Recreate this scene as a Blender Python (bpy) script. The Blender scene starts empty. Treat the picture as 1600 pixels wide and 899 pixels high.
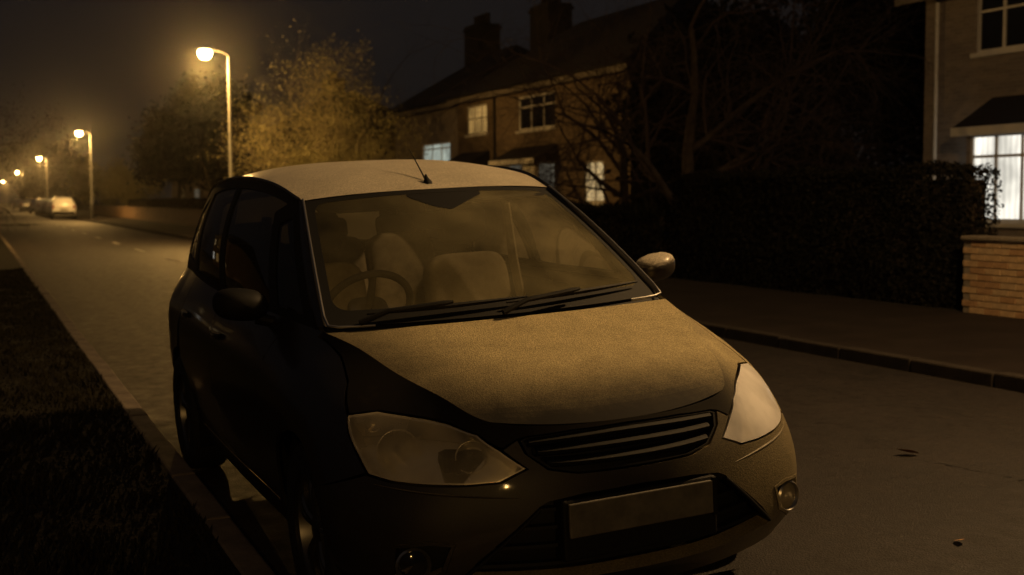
import bpy, bmesh, math, random
import numpy as np
from mathutils import Vector, Matrix, geometry
random.seed(7); RNG = np.random.default_rng(7)
SC = bpy.context.scene; COL = SC.collection
R = math.radians

# ------------------------------------------------------------------ camera
# World: x = metres to the right across the street, y = along the street, z = up (0 = road under the parked car)
F_PX, YAW, TILT, ROLL, HC = 1908.0, R(23.72), R(4.23), R(-.31), 1.428
a_ = Vector((math.cos(YAW), -math.sin(YAW), 0)); f_ = Vector((math.sin(YAW)*math.cos(TILT), math.cos(YAW)*math.cos(TILT), -math.sin(TILT))); u_ = a_.cross(f_)
ra_ = a_*math.cos(ROLL)+u_*math.sin(ROLL); ru_ = u_*math.cos(ROLL)-a_*math.sin(ROLL)
cam = bpy.data.cameras.new('camera'); camo = bpy.data.objects.new('camera', cam); COL.objects.link(camo)
M4 = Matrix((ra_, ru_, -f_)).transposed().to_4x4(); M4.translation = (0, 0, HC); camo.matrix_world = M4
cam.sensor_width = 36; cam.lens = F_PX/1600*36; cam.clip_end = 2000; cam.clip_start = .05
cam.dof.use_dof = True; cam.dof.focus_distance = 4.3; cam.dof.aperture_fstop = 3.4
SC.camera = camo

# ------------------------------------------------------------------ night sky
W = bpy.data.worlds.new('World'); SC.world = W; W.use_nodes = True
nt = W.node_tree; nt.nodes.clear()
out = nt.nodes.new('ShaderNodeOutputWorld'); bg = nt.nodes.new('ShaderNodeBackground')
sky = nt.nodes.new('ShaderNodeTexSky'); sky.sky_type = 'NISHITA'; sky.sun_disc = False; sky.sun_elevation = R(-9); sky.sun_rotation = R(200)
bgs = nt.nodes.new('ShaderNodeBackground'); bgs.inputs[1].default_value = .02
add = nt.nodes.new('ShaderNodeAddShader')
tc = nt.nodes.new('ShaderNodeTexCoord'); sep = nt.nodes.new('ShaderNodeSeparateXYZ'); mr = nt.nodes.new('ShaderNodeMapRange')
ramp = nt.nodes.new('ShaderNodeValToRGB')
nt.links.new(tc.outputs['Generated'], sep.inputs[0]); nt.links.new(sep.outputs[2], mr.inputs[0])
mr.inputs[1].default_value = -.05; mr.inputs[2].default_value = .6
ramp.color_ramp.elements[0].color = (.0080, .0066, .0060, 1); ramp.color_ramp.elements[1].color = (.0165, .0140, .0142, 1)
nt.links.new(mr.outputs[0], ramp.inputs[0])
nz = nt.nodes.new('ShaderNodeTexNoise'); nz.inputs['Scale'].default_value = 2.5; nz.inputs['Detail'].default_value = 3
mxc = nt.nodes.new('ShaderNodeMix'); mxc.data_type = 'RGBA'; mxc.blend_type = 'MULTIPLY'; mxc.inputs[0].default_value = .35
nt.links.new(tc.outputs['Generated'], nz.inputs[0]); nt.links.new(ramp.outputs[0], mxc.inputs[6]); nt.links.new(nz.outputs[0], mxc.inputs[7])
nt.links.new(mxc.outputs[2], bg.inputs[0]); bg.inputs[1].default_value = 1.0
nt.links.new(sky.outputs[0], bgs.inputs[0]); nt.links.new(bg.outputs[0], add.inputs[0]); nt.links.new(bgs.outputs[0], add.inputs[1]); nt.links.new(add.outputs[0], out.inputs[0])

# ------------------------------------------------------------------ exposure and sampling
SC.view_settings.view_transform = 'Standard'; SC.view_settings.look = 'None'; SC.view_settings.exposure = 0; SC.view_settings.gamma = 1
SC.cycles.use_denoising = True
SC.cycles.max_bounces = 6; SC.cycles.diffuse_bounces = 2; SC.cycles.glossy_bounces = 2; SC.cycles.transparent_max_bounces = 12; SC.cycles.volume_bounces = 0
SC.cycles.sample_clamp_indirect = 2.0; SC.cycles.caustics_reflective = False; SC.cycles.caustics_refractive = False
SC.cycles.use_light_tree = True

# lamp settings, tuned here and used by the street lamp builder
SODIUM, WARM = (1.0, .54, .14), (1.0, .60, .25)
LAMP_W, LAMP_W_NEAR, LENS_GLOW = 1950, 1250, 165
LAMP_POS = [(7.62, 39.8), (7.62, 90.5), (7.62, 147), (7.62, 222), (7.62, 330)]
LAMP_NEAR, LAMP_BEHIND = (7.62, 4.2), (-4.6, -14)
HAZE = .0004
LEAF1, LEAF2, CRACK = (4.49, 5.01), (3.53, 3.64), ((4.47, 4.90), (4.62, 4.25))

# ------------------------------------------------------------------ materials
def mat(name, col, rough=.8, metal=0., spec=.5, var=0., scale=8., bump=0., bscale=60., coat=0., detail=4, col2=None):
    m = bpy.data.materials.new(name); m.use_nodes = True; n = m.node_tree.nodes; l = m.node_tree.links
    b = n['Principled BSDF']; b.inputs['Roughness'].default_value = rough; b.inputs['Metallic'].default_value = metal
    b.inputs['Specular IOR Level'].default_value = spec; b.inputs['Base Color'].default_value = (*col, 1)
    if coat: b.inputs['Coat Weight'].default_value = coat; b.inputs['Coat Roughness'].default_value = .06
    t = n.new('ShaderNodeTexCoord')
    if var or col2:
        z = n.new('ShaderNodeTexNoise'); z.inputs['Scale'].default_value = scale; z.inputs['Detail'].default_value = detail; z.inputs['Roughness'].default_value = .65
        l.new(t.outputs['Object'], z.inputs[0]); r = n.new('ShaderNodeValToRGB')
        c2 = col2 or tuple(c*(1+var) for c in col); c1 = col if col2 else tuple(c*(1-var) for c in col)
        r.color_ramp.elements[0].position = .3; r.color_ramp.elements[1].position = .7
        r.color_ramp.elements[0].color = (*c1, 1); r.color_ramp.elements[1].color = (*c2, 1)
        l.new(z.outputs[0], r.inputs[0]); l.new(r.outputs[0], b.inputs['Base Color'])
    if bump:
        z = n.new('ShaderNodeTexNoise'); z.inputs['Scale'].default_value = bscale; z.inputs['Detail'].default_value = 5
        bp = n.new('ShaderNodeBump'); bp.inputs['Strength'].default_value = bump; bp.inputs['Distance'].default_value = .01
        l.new(t.outputs['Object'], z.inputs[0]); l.new(z.outputs[0], bp.inputs['Height']); l.new(bp.outputs[0], b.inputs['Normal'])
    return m
def emit(name, col, st, folds=0.):
    m = bpy.data.materials.new(name); m.use_nodes = True; n = m.node_tree.nodes; l = m.node_tree.links; n.clear()
    o = n.new('ShaderNodeOutputMaterial'); e = n.new('ShaderNodeEmission'); e.inputs[0].default_value = (*col, 1); e.inputs[1].default_value = st
    if folds:   # light of a room behind hanging curtains
        t = n.new('ShaderNodeTexCoord'); w = n.new('ShaderNodeTexWave'); w.bands_direction = 'Y'; w.inputs['Scale'].default_value = 2.2; w.inputs['Distortion'].default_value = 3; w.inputs['Detail'].default_value = 2; l.new(t.outputs['Object'], w.inputs[0])
        z = n.new('ShaderNodeTexNoise'); z.inputs['Scale'].default_value = 1.4; z.inputs['Detail'].default_value = 2; l.new(t.outputs['Object'], z.inputs[0])
        a = n.new('ShaderNodeMapRange'); a.inputs[3].default_value = st*(1-folds); a.inputs[4].default_value = st; l.new(w.outputs['Fac'], a.inputs[0])
        b = n.new('ShaderNodeMapRange'); b.inputs[1].default_value = .3; b.inputs[2].default_value = .7; b.inputs[3].default_value = .55; b.inputs[4].default_value = 1.15; l.new(z.outputs[0], b.inputs[0])
        k = n.new('ShaderNodeMath'); k.operation = 'MULTIPLY'; l.new(a.outputs[0], k.inputs[0]); l.new(b.outputs[0], k.inputs[1]); l.new(k.outputs[0], e.inputs[1])
    l.new(e.outputs[0], o.inputs[0]); return m
def frosted(name, paint, rough, frost=(.78, .645, .35), lo=.84, hi=.95, base=0.0, coat=.3, metal=.3, nose=None, top=1., side=None, left=None):
    """car paint that carries hoar frost where it faces the sky"""
    m = mat(name, paint, rough, metal if coat else 0, .5 if coat else .15, coat=coat); n = m.node_tree.nodes; l = m.node_tree.links; b = n['Principled BSDF']; o = n['Material Output']
    t = n.new('ShaderNodeTexCoord'); g = n.new('ShaderNodeNewGeometry'); s = n.new('ShaderNodeSeparateXYZ'); l.new(g.outputs['True Normal'], s.inputs[0])
    ab = n.new('ShaderNodeMath'); ab.operation = 'MAXIMUM'; ab.inputs[1].default_value = 0; l.new(s.outputs[2], ab.inputs[0])
    mr = n.new('ShaderNodeMapRange'); mr.interpolation_type = 'SMOOTHSTEP'; mr.inputs[1].default_value = lo; mr.inputs[2].default_value = hi; mr.inputs[3].default_value = base; mr.inputs[4].default_value = top
    big = n.new('ShaderNodeTexNoise'); big.inputs['Scale'].default_value = 7; big.inputs['Detail'].default_value = 6; big.inputs['Roughness'].default_value = .7
    fine = n.new('ShaderNodeTexNoise'); fine.inputs['Scale'].default_value = 155; fine.inputs['Detail'].default_value = 5; fine.inputs['Roughness'].default_value = .85
    vor = n.new('ShaderNodeTexVoronoi'); vor.inputs['Scale'].default_value = 210
    for q in (big, fine, vor): l.new(t.outputs['Object'], q.inputs[0])
    rg = n.new('ShaderNodeMath'); rg.operation = 'MULTIPLY_ADD'; rg.inputs[1].default_value = .14; l.new(big.outputs[0], rg.inputs[0]); l.new(ab.outputs[0], rg.inputs[2])   # ragged edge of the rime
    rh = n.new('ShaderNodeMath'); rh.operation = 'SUBTRACT'; rh.inputs[1].default_value = .07; l.new(rg.outputs[0], rh.inputs[0]); l.new(rh.outputs[0], mr.inputs[0])
    if side:   # more rime towards the street side, painting in the lamplight there
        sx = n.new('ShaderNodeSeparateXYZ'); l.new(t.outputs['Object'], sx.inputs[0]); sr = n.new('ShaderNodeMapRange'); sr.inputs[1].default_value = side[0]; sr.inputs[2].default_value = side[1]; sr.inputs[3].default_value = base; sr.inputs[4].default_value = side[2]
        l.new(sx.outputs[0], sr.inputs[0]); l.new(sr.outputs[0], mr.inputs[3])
    fr = n.new('ShaderNodeMapRange'); fr.inputs[1].default_value = .38; fr.inputs[2].default_value = .62; fr.inputs[3].default_value = .34; fr.inputs[4].default_value = 1.0; l.new(fine.outputs[0], fr.inputs[0])
    br = n.new('ShaderNodeMapRange'); br.inputs[1].default_value = .3; br.inputs[2].default_value = .7; br.inputs[3].default_value = .74; br.inputs[4].default_value = 1.0; l.new(big.outputs[0], br.inputs[0])
    m1 = n.new('ShaderNodeMath'); m1.operation = 'MULTIPLY'; l.new(fr.outputs[0], m1.inputs[0]); l.new(br.outputs[0], m1.inputs[1])
    m2 = n.new('ShaderNodeMath'); m2.operation = 'MULTIPLY'; l.new(m1.outputs[0], m2.inputs[0]); l.new(mr.outputs[0], m2.inputs[1])
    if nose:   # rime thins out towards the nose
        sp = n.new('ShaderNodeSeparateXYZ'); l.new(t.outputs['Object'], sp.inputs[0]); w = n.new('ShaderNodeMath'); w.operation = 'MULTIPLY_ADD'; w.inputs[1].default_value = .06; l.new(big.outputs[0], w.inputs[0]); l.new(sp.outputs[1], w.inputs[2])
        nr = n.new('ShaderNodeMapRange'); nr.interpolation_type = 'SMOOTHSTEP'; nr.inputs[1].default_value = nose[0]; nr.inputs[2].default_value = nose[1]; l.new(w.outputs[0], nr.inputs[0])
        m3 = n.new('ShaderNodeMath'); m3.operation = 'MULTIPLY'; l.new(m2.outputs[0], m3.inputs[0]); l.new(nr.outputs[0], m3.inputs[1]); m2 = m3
    if left:   # frost faded on the kerb side, painting the fall-off of the light
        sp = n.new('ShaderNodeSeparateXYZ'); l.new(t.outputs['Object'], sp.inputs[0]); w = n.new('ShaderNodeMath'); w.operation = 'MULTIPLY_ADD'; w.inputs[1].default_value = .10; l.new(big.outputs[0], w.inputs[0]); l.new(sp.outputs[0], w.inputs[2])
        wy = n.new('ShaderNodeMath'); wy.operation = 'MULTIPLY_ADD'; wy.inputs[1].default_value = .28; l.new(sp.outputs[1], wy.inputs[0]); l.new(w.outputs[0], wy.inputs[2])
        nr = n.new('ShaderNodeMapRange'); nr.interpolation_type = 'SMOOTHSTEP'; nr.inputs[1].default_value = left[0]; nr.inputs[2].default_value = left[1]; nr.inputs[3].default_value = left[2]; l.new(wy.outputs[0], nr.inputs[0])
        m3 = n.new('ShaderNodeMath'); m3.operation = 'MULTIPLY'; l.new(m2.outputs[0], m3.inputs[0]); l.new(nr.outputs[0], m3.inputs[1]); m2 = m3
    d = n.new('ShaderNodeBsdfPrincipled'); d.inputs['Base Color'].default_value = (*frost, 1); d.inputs['Roughness'].default_value = .75; d.inputs['Specular IOR Level'].default_value = .3
    bp = n.new('ShaderNodeBump'); bp.inputs['Strength'].default_value = .6; bp.inputs['Distance'].default_value = .003
    hs = n.new('ShaderNodeMath'); hs.operation = 'ADD'; l.new(fine.outputs[0], hs.inputs[0]); l.new(vor.outputs[0], hs.inputs[1]); l.new(hs.outputs[0], bp.inputs['Height']); l.new(bp.outputs[0], d.inputs['Normal'])
    mx = n.new('ShaderNodeMixShader'); l.new(m2.outputs[0], mx.inputs[0]); l.new(b.outputs[0], mx.inputs[1]); l.new(d.outputs[0], mx.inputs[2]); l.new(mx.outputs[0], o.inputs[0])
    return m
def glass(name, tint=(.8, .8, .75), film=.15, filmcol=(.5, .5, .46), rough=.04, fres=1.45, streak=0., trans=.45, xgrad=None):
    """pane that lets light through, mirrors at grazing angles and carries a thin film of frost"""
    m = bpy.data.materials.new(name); m.use_nodes = True; n = m.node_tree.nodes; l = m.node_tree.links; n.clear()
    o = n.new('ShaderNodeOutputMaterial'); t = n.new('ShaderNodeBsdfTransparent'); t.inputs[0].default_value = (*tint, 1)
    g = n.new('ShaderNodeBsdfGlossy'); g.inputs['Roughness'].default_value = rough; f = n.new('ShaderNodeFresnel'); f.inputs[0].default_value = fres
    m1 = n.new('ShaderNodeMixShader'); l.new(f.outputs[0], m1.inputs[0]); l.new(t.outputs[0], m1.inputs[1]); l.new(g.outputs[0], m1.inputs[2])
    d0 = n.new('ShaderNodeBsdfDiffuse'); d0.inputs[0].default_value = (*filmcol, 1); d1 = n.new('ShaderNodeBsdfTranslucent'); d1.inputs[0].default_value = (*filmcol, 1); d = n.new('ShaderNodeMixShader'); d.inputs[0].default_value = trans; l.new(d0.outputs[0], d.inputs[1]); l.new(d1.outputs[0], d.inputs[2]); m2 = n.new('ShaderNodeMixShader')
    c = n.new('ShaderNodeTexCoord'); z = n.new('ShaderNodeTexNoise'); z.inputs['Scale'].default_value = 3; z.inputs['Detail'].default_value = 4; z.inputs['Roughness'].default_value = .55
    l.new(c.outputs['Object'], z.inputs[0]); r = n.new('ShaderNodeMapRange'); r.inputs[1].default_value = .3; r.inputs[2].default_value = .7
    r.inputs[3].default_value = film*(.7-streak); r.inputs[4].default_value = film*(1.3+streak); l.new(z.outputs[0], r.inputs[0])
    fac = r.outputs[0]
    if xgrad:
        sx = n.new('ShaderNodeSeparateXYZ'); l.new(c.outputs['Object'], sx.inputs[0]); xr = n.new('ShaderNodeMapRange'); xr.interpolation_type = 'SMOOTHSTEP'; xr.inputs[1].default_value = xgrad[0]; xr.inputs[2].default_value = xgrad[1]; xr.inputs[3].default_value = xgrad[2]; xr.inputs[4].default_value = 1
        l.new(sx.outputs[0], xr.inputs[0]); mu = n.new('ShaderNodeMath'); mu.operation = 'MULTIPLY'; l.new(fac, mu.inputs[0]); l.new(xr.outputs[0], mu.inputs[1]); fac = mu.outputs[0]
    l.new(fac, m2.inputs[0]); l.new(m1.outputs[0], m2.inputs[1]); l.new(d.outputs[0], m2.inputs[2]); l.new(m2.outputs[0], o.inputs[0])
    return m
def brickmat(name, c1, c2, mortar, sx=.225, sz=.075):
    m = mat(name, c1, .9, 0, .25); n = m.node_tree.nodes; l = m.node_tree.links; b = n['Principled BSDF']
    t = n.new('ShaderNodeTexCoord'); s = n.new('ShaderNodeSeparateXYZ'); l.new(t.outputs['Object'], s.inputs[0])
    ad = n.new('ShaderNodeMath'); ad.operation = 'ADD'; l.new(s.outputs[0], ad.inputs[0]); l.new(s.outputs[1], ad.inputs[1])
    cb = n.new('ShaderNodeCombineXYZ'); l.new(ad.outputs[0], cb.inputs[0]); l.new(s.outputs[2], cb.inputs[1])
    k = n.new('ShaderNodeTexBrick'); k.inputs['Scale'].default_value = 1; k.inputs['Brick Width'].default_value = sx; k.inputs['Row Height'].default_value = sz; k.inputs['Mortar Size'].default_value = .006
    k.inputs['Color1'].default_value = (*c1, 1); k.inputs['Color2'].default_value = (*c2, 1); k.inputs['Mortar'].default_value = (*mortar, 1); k.inputs['Bias'].default_value = -.1
    l.new(cb.outputs[0], k.inputs[0]); l.new(k.outputs[0], b.inputs['Base Color'])
    bp = n.new('ShaderNodeBump'); bp.inputs['Strength'].default_value = .5; bp.inputs['Distance'].default_value = .01; bp.invert = True; l.new(k.outputs['Fac'], bp.inputs['Height']); l.new(bp.outputs[0], b.inputs['Normal'])
    return m
def leafmat(name, c1, c2, sub=.25):
    m = mat(name, c1, .92, 0, .12, col2=c2, scale=1.3); n = m.node_tree.nodes; l = m.node_tree.links; b = n['Principled BSDF']; o = n['Material Output']
    tr = n.new('ShaderNodeBsdfTranslucent'); tr.inputs[0].default_value = (*c2, 1); mx = n.new('ShaderNodeMixShader'); mx.inputs[0].default_value = sub
    l.new(b.outputs[0], mx.inputs[1]); l.new(tr.outputs[0], mx.inputs[2]); l.new(mx.outputs[0], o.inputs[0]); return m

M = {}
M['asphalt'] = mat('asphalt', (.0125, .0092, .0078), .60, 0, .4, .35, 1.1, .7, 120)
M['pave'] = mat('pavement_tarmac', (.018, .0130, .0115), .92, 0, .15, .3, 1.6, .5, 90)
M['kerb_dark'] = mat('dark_kerb_stone', (.032, .026, .022), .92, 0, .2, .4, 4, .5, 60)  # the kerb stone again in a darker tone, for the right kerb
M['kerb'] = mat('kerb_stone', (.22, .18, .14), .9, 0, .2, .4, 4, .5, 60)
M['soil'] = mat('verge_soil', (.016, .014, .009), .95, 0, .2, .4, 3, 1, 25)
M['grass'] = leafmat('grass_blade', (.016, .015, .007), (.034, .029, .014), .15)
M['tarseal'] = mat('tar_crack', (.004, .004, .004), .9)
M['line'] = mat('worn_road_paint', (.30, .29, .27), .8, 0, .3, .4, 14)
M['paint'] = frosted('frosted_car_paint', (.022, .019, .016), .34)
M['mirrorpaint'] = frosted('frosted_mirror_paint', (.05, .042, .035), .34, frost=(.80, .72, .56), lo=.1, hi=.7)
M['roofpaint'] = frosted('frosted_roof_paint', (.022, .019, .016), .34, frost=(.80, .72, .56), lo=.5, hi=.8)
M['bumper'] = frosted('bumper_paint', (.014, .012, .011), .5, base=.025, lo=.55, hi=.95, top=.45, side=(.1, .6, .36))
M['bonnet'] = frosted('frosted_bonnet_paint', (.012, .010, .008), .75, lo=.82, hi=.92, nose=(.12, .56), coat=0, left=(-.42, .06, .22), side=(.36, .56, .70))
M['trim'] = mat('black_trim', (.008, .008, .008), .65, 0, .25)
M['slat'] = mat('grille_plastic', (.004, .004, .004), .7, 0, .25)
M['edge'] = mat('window_seal', (.05, .05, .05), .25, .3, .5)
M['rubber'] = mat('tyre_rubber', (.014, .014, .014), .85, 0, .3, bump=.3, bscale=40)
M['alloy'] = mat('wheel_alloy', (.14, .135, .13), .35, .9)
M['chrome'] = mat('chrome', (.75, .74, .72), .14, 1.)
M['dull_chrome'] = mat('satin_chrome', (.42, .41, .40), .3, .9)
M['plate'] = mat('number_plate', (.13, .12, .10), .5, 0, .5, .35, 12)
M['inner'] = mat('engine_bay_black', (.006, .006, .006), .9, 0, .2)
M['seat'] = mat('seat_fabric', (.44, .38, .28), .95, 0, .2, .2, 18, .3, 200)
M['seatdark'] = mat('headrest_fabric', (.030, .028, .025), .95, 0, .2)
M['dash'] = mat('dashboard_plastic', (.20, .18, .13), .8, 0, .3, .1, 30, .2, 150)
M['indicator'] = mat('indicator_amber', (.45, .16, .03), .3)
M['tail'] = mat('tail_lamp_red', (.25, .012, .008), .2)
M['windscreen'] = glass('frosted_windscreen', (.88, .88, .82), .20, (.84, .74, .42), .05, 1.3, .25, .3, (-.5, .45, .35))
M['glass'] = glass('side_glass', (.20, .20, .19), .02, (.4, .4, .38), .03, 1.5)
M['rearglass'] = glass('rear_glass', (.8, .78, .6), .35, (.55, .53, .44), .06, 1.3)
M['lens'] = glass('clear_headlight_lens', (.97, .97, .95), .34, (.98, .87, .62), .08, 1.45, .4, .3)
M['lens_frost'] = glass('frosted_headlight_lens', (.95, .95, .93), .80, (.98, .96, .96), .14, 1.4, .15, .15)
def rough_pane():
    m = M['rearglass']; n = m.node_tree.nodes; l = m.node_tree.links; rf = n.new('ShaderNodeBsdfRefraction'); rf.inputs['IOR'].default_value = 1.3; rf.inputs['Roughness'].default_value = .5; rf.inputs['Color'].default_value = (.95, .92, .8, 1)
    o = n['Material Output']; prev = o.inputs[0].links[0].from_socket; mx = n.new('ShaderNodeMixShader'); mx.inputs[0].default_value = .7; l.new(prev, mx.inputs[1]); l.new(rf.outputs[0], mx.inputs[2]); l.new(mx.outputs[0], o.inputs[0])
rough_pane()
M['reflector'] = mat('headlight_reflector', (.85, .78, .66), .30, .7, .5)
M['mirror'] = mat('mirror_glass', (.8, .8, .8), .03, 1.)
M['post'] = mat('lamp_post_paint', (.22, .22, .20), .6, .2, .5, .15, 5)
M['armpaint'] = mat('lamp_arm_paint', (.05, .05, .048), .7, 0, .3)
M['lampglow'] = emit('lamp_lens_glow', (1.0, .60, .21), LENS_GLOW)
M['brick_a'] = mat('yellow_brick', (.42, .29, .16), .92, 0, .2, .22, 9, .5, 45)
M['brick_b'] = mat('brown_brick', (.34, .21, .11), .92, 0, .2, .22, 9, .5, 45)
M['brick_c'] = mat('pale_brick', (.40, .29, .17), .92, 0, .2, .22, 9, .5, 45)
M['mortar'] = mat('mortar', (.20, .17, .13), .95, 0, .2, .2, 20)
M['housebrick'] = brickmat('house_brick', (.24, .20, .17), (.18, .15, .13), (.25, .23, .21))
M['housebrick_tan'] = brickmat('tan_house_brick', (.16, .115, .075), (.12, .088, .06), (.14, .115, .09))
M['farbrick'] = brickmat('garden_wall_brick', (.30, .19, .11), (.22, .14, .09), (.25, .21, .17))
M['tile'] = mat('roof_tile', (.013, .011, .011), .85, 0, .3, .3, 6, .8, 14)
M['whitewood'] = mat('white_window_frame', (.62, .60, .56), .5, 0, .4, .06, 5)
M['fascia'] = mat('weathered_fascia', (.15, .13, .11), .7, 0, .3, .2, 3)
M['darkglass'] = mat('dark_window_pane', (.012, .013, .016), .08, 0, .6)
M['lit_white'] = emit('lit_window_white', (1.0, .95, .82), 1.25, .22)
M['lit_cream'] = emit('lit_window_cream', (1.0, .70, .32), .85, .4)
M['lit_warm'] = emit('lit_window_warm', (1.0, .58, .17), .50, .55)
M['lit_dim'] = emit('lit_window_dim', (.95, .85, .62), .12, .5)
M['lit_green'] = emit('lit_window_greenish', (.90, 1.0, .84), .50, .5)
M['curtain'] = mat('net_curtain', (.6, .58, .52), .9)
M['bark'] = mat('bark', (.060, .045, .032), .95, 0, .2, .4, 6, .9, 20)
M['redtwig'] = mat('reddish_twig', (.050, .034, .027), .9, 0, .2, .3, 4)
M['paletwig'] = mat('lichen_twig', (.24, .20, .12), .9, 0, .2, .3, 5)
M['goldleaf'] = leafmat('frosted_yellow_leaf', (.17, .155, .072), (.32, .285, .14), .4)
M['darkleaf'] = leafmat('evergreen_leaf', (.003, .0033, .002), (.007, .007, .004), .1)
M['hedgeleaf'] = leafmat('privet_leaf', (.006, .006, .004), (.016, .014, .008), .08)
M['deadleaf'] = mat('fallen_leaf', (.50, .25, .09), .8, 0, .3, .3, 30)
M['white_paint'] = mat('white_car_paint', (.72, .71, .68), .3, 0, .5, coat=.5)
M['silver_paint'] = mat('silver_car_paint', (.42, .42, .42), .35, .4, .5, coat=.5)

# ------------------------------------------------------------------ helpers
def tag(o, label=None, cat=None, group=None, kind=None):
    if label: o['label'] = label
    if cat: o['category'] = cat
    if group: o['group'] = group
    if kind: o['kind'] = kind
    return o
def empty(name, loc=(0, 0, 0), label=None, cat=None, group=None):
    o = bpy.data.objects.new(name, None); COL.objects.link(o); o.location = loc; o.empty_display_size = .2
    return tag(o, label, cat, group)
class MB:
    """collects shapes for ONE mesh"""
    def __init__(s): s.v = []; s.f = []
    def add(s, v, f):
        k = len(s.v); s.v.extend([tuple(map(float, p)) for p in v]); s.f.extend([tuple(int(i)+k for i in q) for q in f]); return s
    def box(s, x0, x1, y0, y1, z0, z1):
        return s.add([(x0,y0,z0),(x1,y0,z0),(x1,y1,z0),(x0,y1,z0),(x0,y0,z1),(x1,y0,z1),(x1,y1,z1),(x0,y1,z1)],
                     [(0,3,2,1),(4,5,6,7),(0,1,5,4),(1,2,6,5),(2,3,7,6),(3,0,4,7)])
    def tube(s, pts, rad, n=8, cap=True):
        pts = [Vector(p) for p in pts]; rad = rad if hasattr(rad, '__len__') else [rad]*len(pts); k = len(s.v); up = None
        for i, p in enumerate(pts):
            d = (pts[min(i+1, len(pts)-1)]-pts[max(i-1, 0)]).normalized()
            if up is None: up = d.orthogonal().normalized()
            up = (up-d*up.dot(d)); up = up.normalized() if up.length > 1e-6 else d.orthogonal().normalized(); sd = d.cross(up)
            for j in range(n):
                a = 2*math.pi*j/n; s.v.append(tuple(p+(up*math.cos(a)+sd*math.sin(a))*rad[i]))
        for i in range(len(pts)-1):
            for j in range(n):
                s.f.append((k+i*n+j, k+i*n+(j+1) % n, k+(i+1)*n+(j+1) % n, k+(i+1)*n+j))
        if cap: s.f.append(tuple(k+j for j in reversed(range(n)))); s.f.append(tuple(k+(len(pts)-1)*n+j for j in range(n)))
        return s
    def lathe(s, prof, c, axis, n=32):
        """prof: (radius, height along axis)"""
        ax = Vector(axis).normalized(); e = ax.orthogonal().normalized(); g = ax.cross(e); c = Vector(c); k = len(s.v)
        for r, h in prof:
            for j in range(n):
                a = 2*math.pi*j/n; s.v.append(tuple(c+ax*h+(e*math.cos(a)+g*math.sin(a))*r))
        for i in range(len(prof)-1):
            for j in range(n): s.f.append((k+i*n+j, k+i*n+(j+1) % n, k+(i+1)*n+(j+1) % n, k+(i+1)*n+j))
        return s
    def grid(s, P):
        """P[i][j] points"""
        k = len(s.v); n, m = len(P), len(P[0])
        for row in P: s.v.extend([tuple(map(float, p)) for p in row])
        for i in range(n-1):
            for j in range(m-1): s.f.append((k+i*m+j, k+i*m+j+1, k+(i+1)*m+j+1, k+(i+1)*m+j))
        return s
    def build(s, name, m, parent=None, smooth=False, bevel=0, sharp=35, sub=0):
        me = bpy.data.meshes.new(name); me.from_pydata(s.v, [], s.f); me.update()
        bm = bmesh.new(); bm.from_mesh(me); bmesh.ops.recalc_face_normals(bm, faces=bm.faces[:]) if not getattr(s, 'keep', False) else None; bm.to_mesh(me); bm.free()
        me.materials.append(M[m] if isinstance(m, str) else m)
        if smooth:
            me.polygons.foreach_set('use_smooth', [True]*len(me.polygons))
            if sharp < 180: me.set_sharp_from_angle(angle=R(sharp))
        o = bpy.data.objects.new(name, me); COL.objects.link(o)
        if parent: o.parent = parent
        if bevel:
            b = o.modifiers.new('bevel', 'BEVEL'); b.width = bevel; b.segments = 2; b.limit_method = 'ANGLE'
        if sub:
            b = o.modifiers.new('sub', 'SUBSURF'); b.levels = sub; b.render_levels = sub
        return o
def fast(name, V, Fc, m, parent=None):
    """big mesh from numpy arrays: V (n,3), Fc (k,3 or 4)"""
    V = np.asarray(V, np.float32); Fc = np.asarray(Fc, np.int32); me = bpy.data.meshes.new(name)
    me.vertices.add(len(V)); me.vertices.foreach_set('co', V.ravel()); k = Fc.shape[1]
    me.loops.add(Fc.size); me.loops.foreach_set('vertex_index', Fc.ravel()); me.polygons.add(len(Fc)); me.polygons.foreach_set('loop_start', np.arange(0, Fc.size, k))
    me.update(calc_edges=True); me.validate(); me.materials.append(M[m] if isinstance(m, str) else m)
    o = bpy.data.objects.new(name, me); COL.objects.link(o)
    if parent: o.parent = parent
    return o
def copy_tree(o, parent=None):
    c = o.copy(); COL.objects.link(c)
    if parent: c.parent = parent
    for ch in list(o.children): copy_tree(ch, c)
    return c
def inpoly(x, y, poly):
    r = np.zeros(len(x), bool); j = len(poly)-1
    for i in range(len(poly)):
        (xi, yi), (xj, yj) = poly[i], poly[j]
        if yi != yj: r ^= ((yi > y) != (yj > y)) & (x < (xj-xi)*(y-yi)/(yj-yi)+xi)
        j = i
    return r
def fillet(poly, r, k=5):
    o = []; n = len(poly)
    for i in range(n):
        p0, p, p1 = [Vector(poly[q % n]) for q in (i-1, i, i+1)]; a, b = p0-p, p1-p; d = min(r, a.length*.45, b.length*.45); A, B = p+a.normalized()*d, p+b.normalized()*d
        for q in range(k+1):
            t = q/k; o.append(tuple(A*(1-t)**2+p*2*t*(1-t)+B*t*t))
    return o
def spl(pts, k=6, closed=True):
    """closed smooth curve through points"""
    n = len(pts); o = []; P = [Vector(p) for p in pts]
    for i in range(n if closed else n-1):
        p0, p1, p2, p3 = [P[q % n] for q in (i-1, i, i+1, i+2)]
        for j in range(k):
            t = j/k; o.append(tuple(.5*((2*p1)+(p2-p0)*t+(2*p0-5*p1+4*p2-p3)*t*t+(3*p1-p0-3*p2+p3)*t**3)))
    return o
CARC = np.array([0, 2.0, .62])
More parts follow.
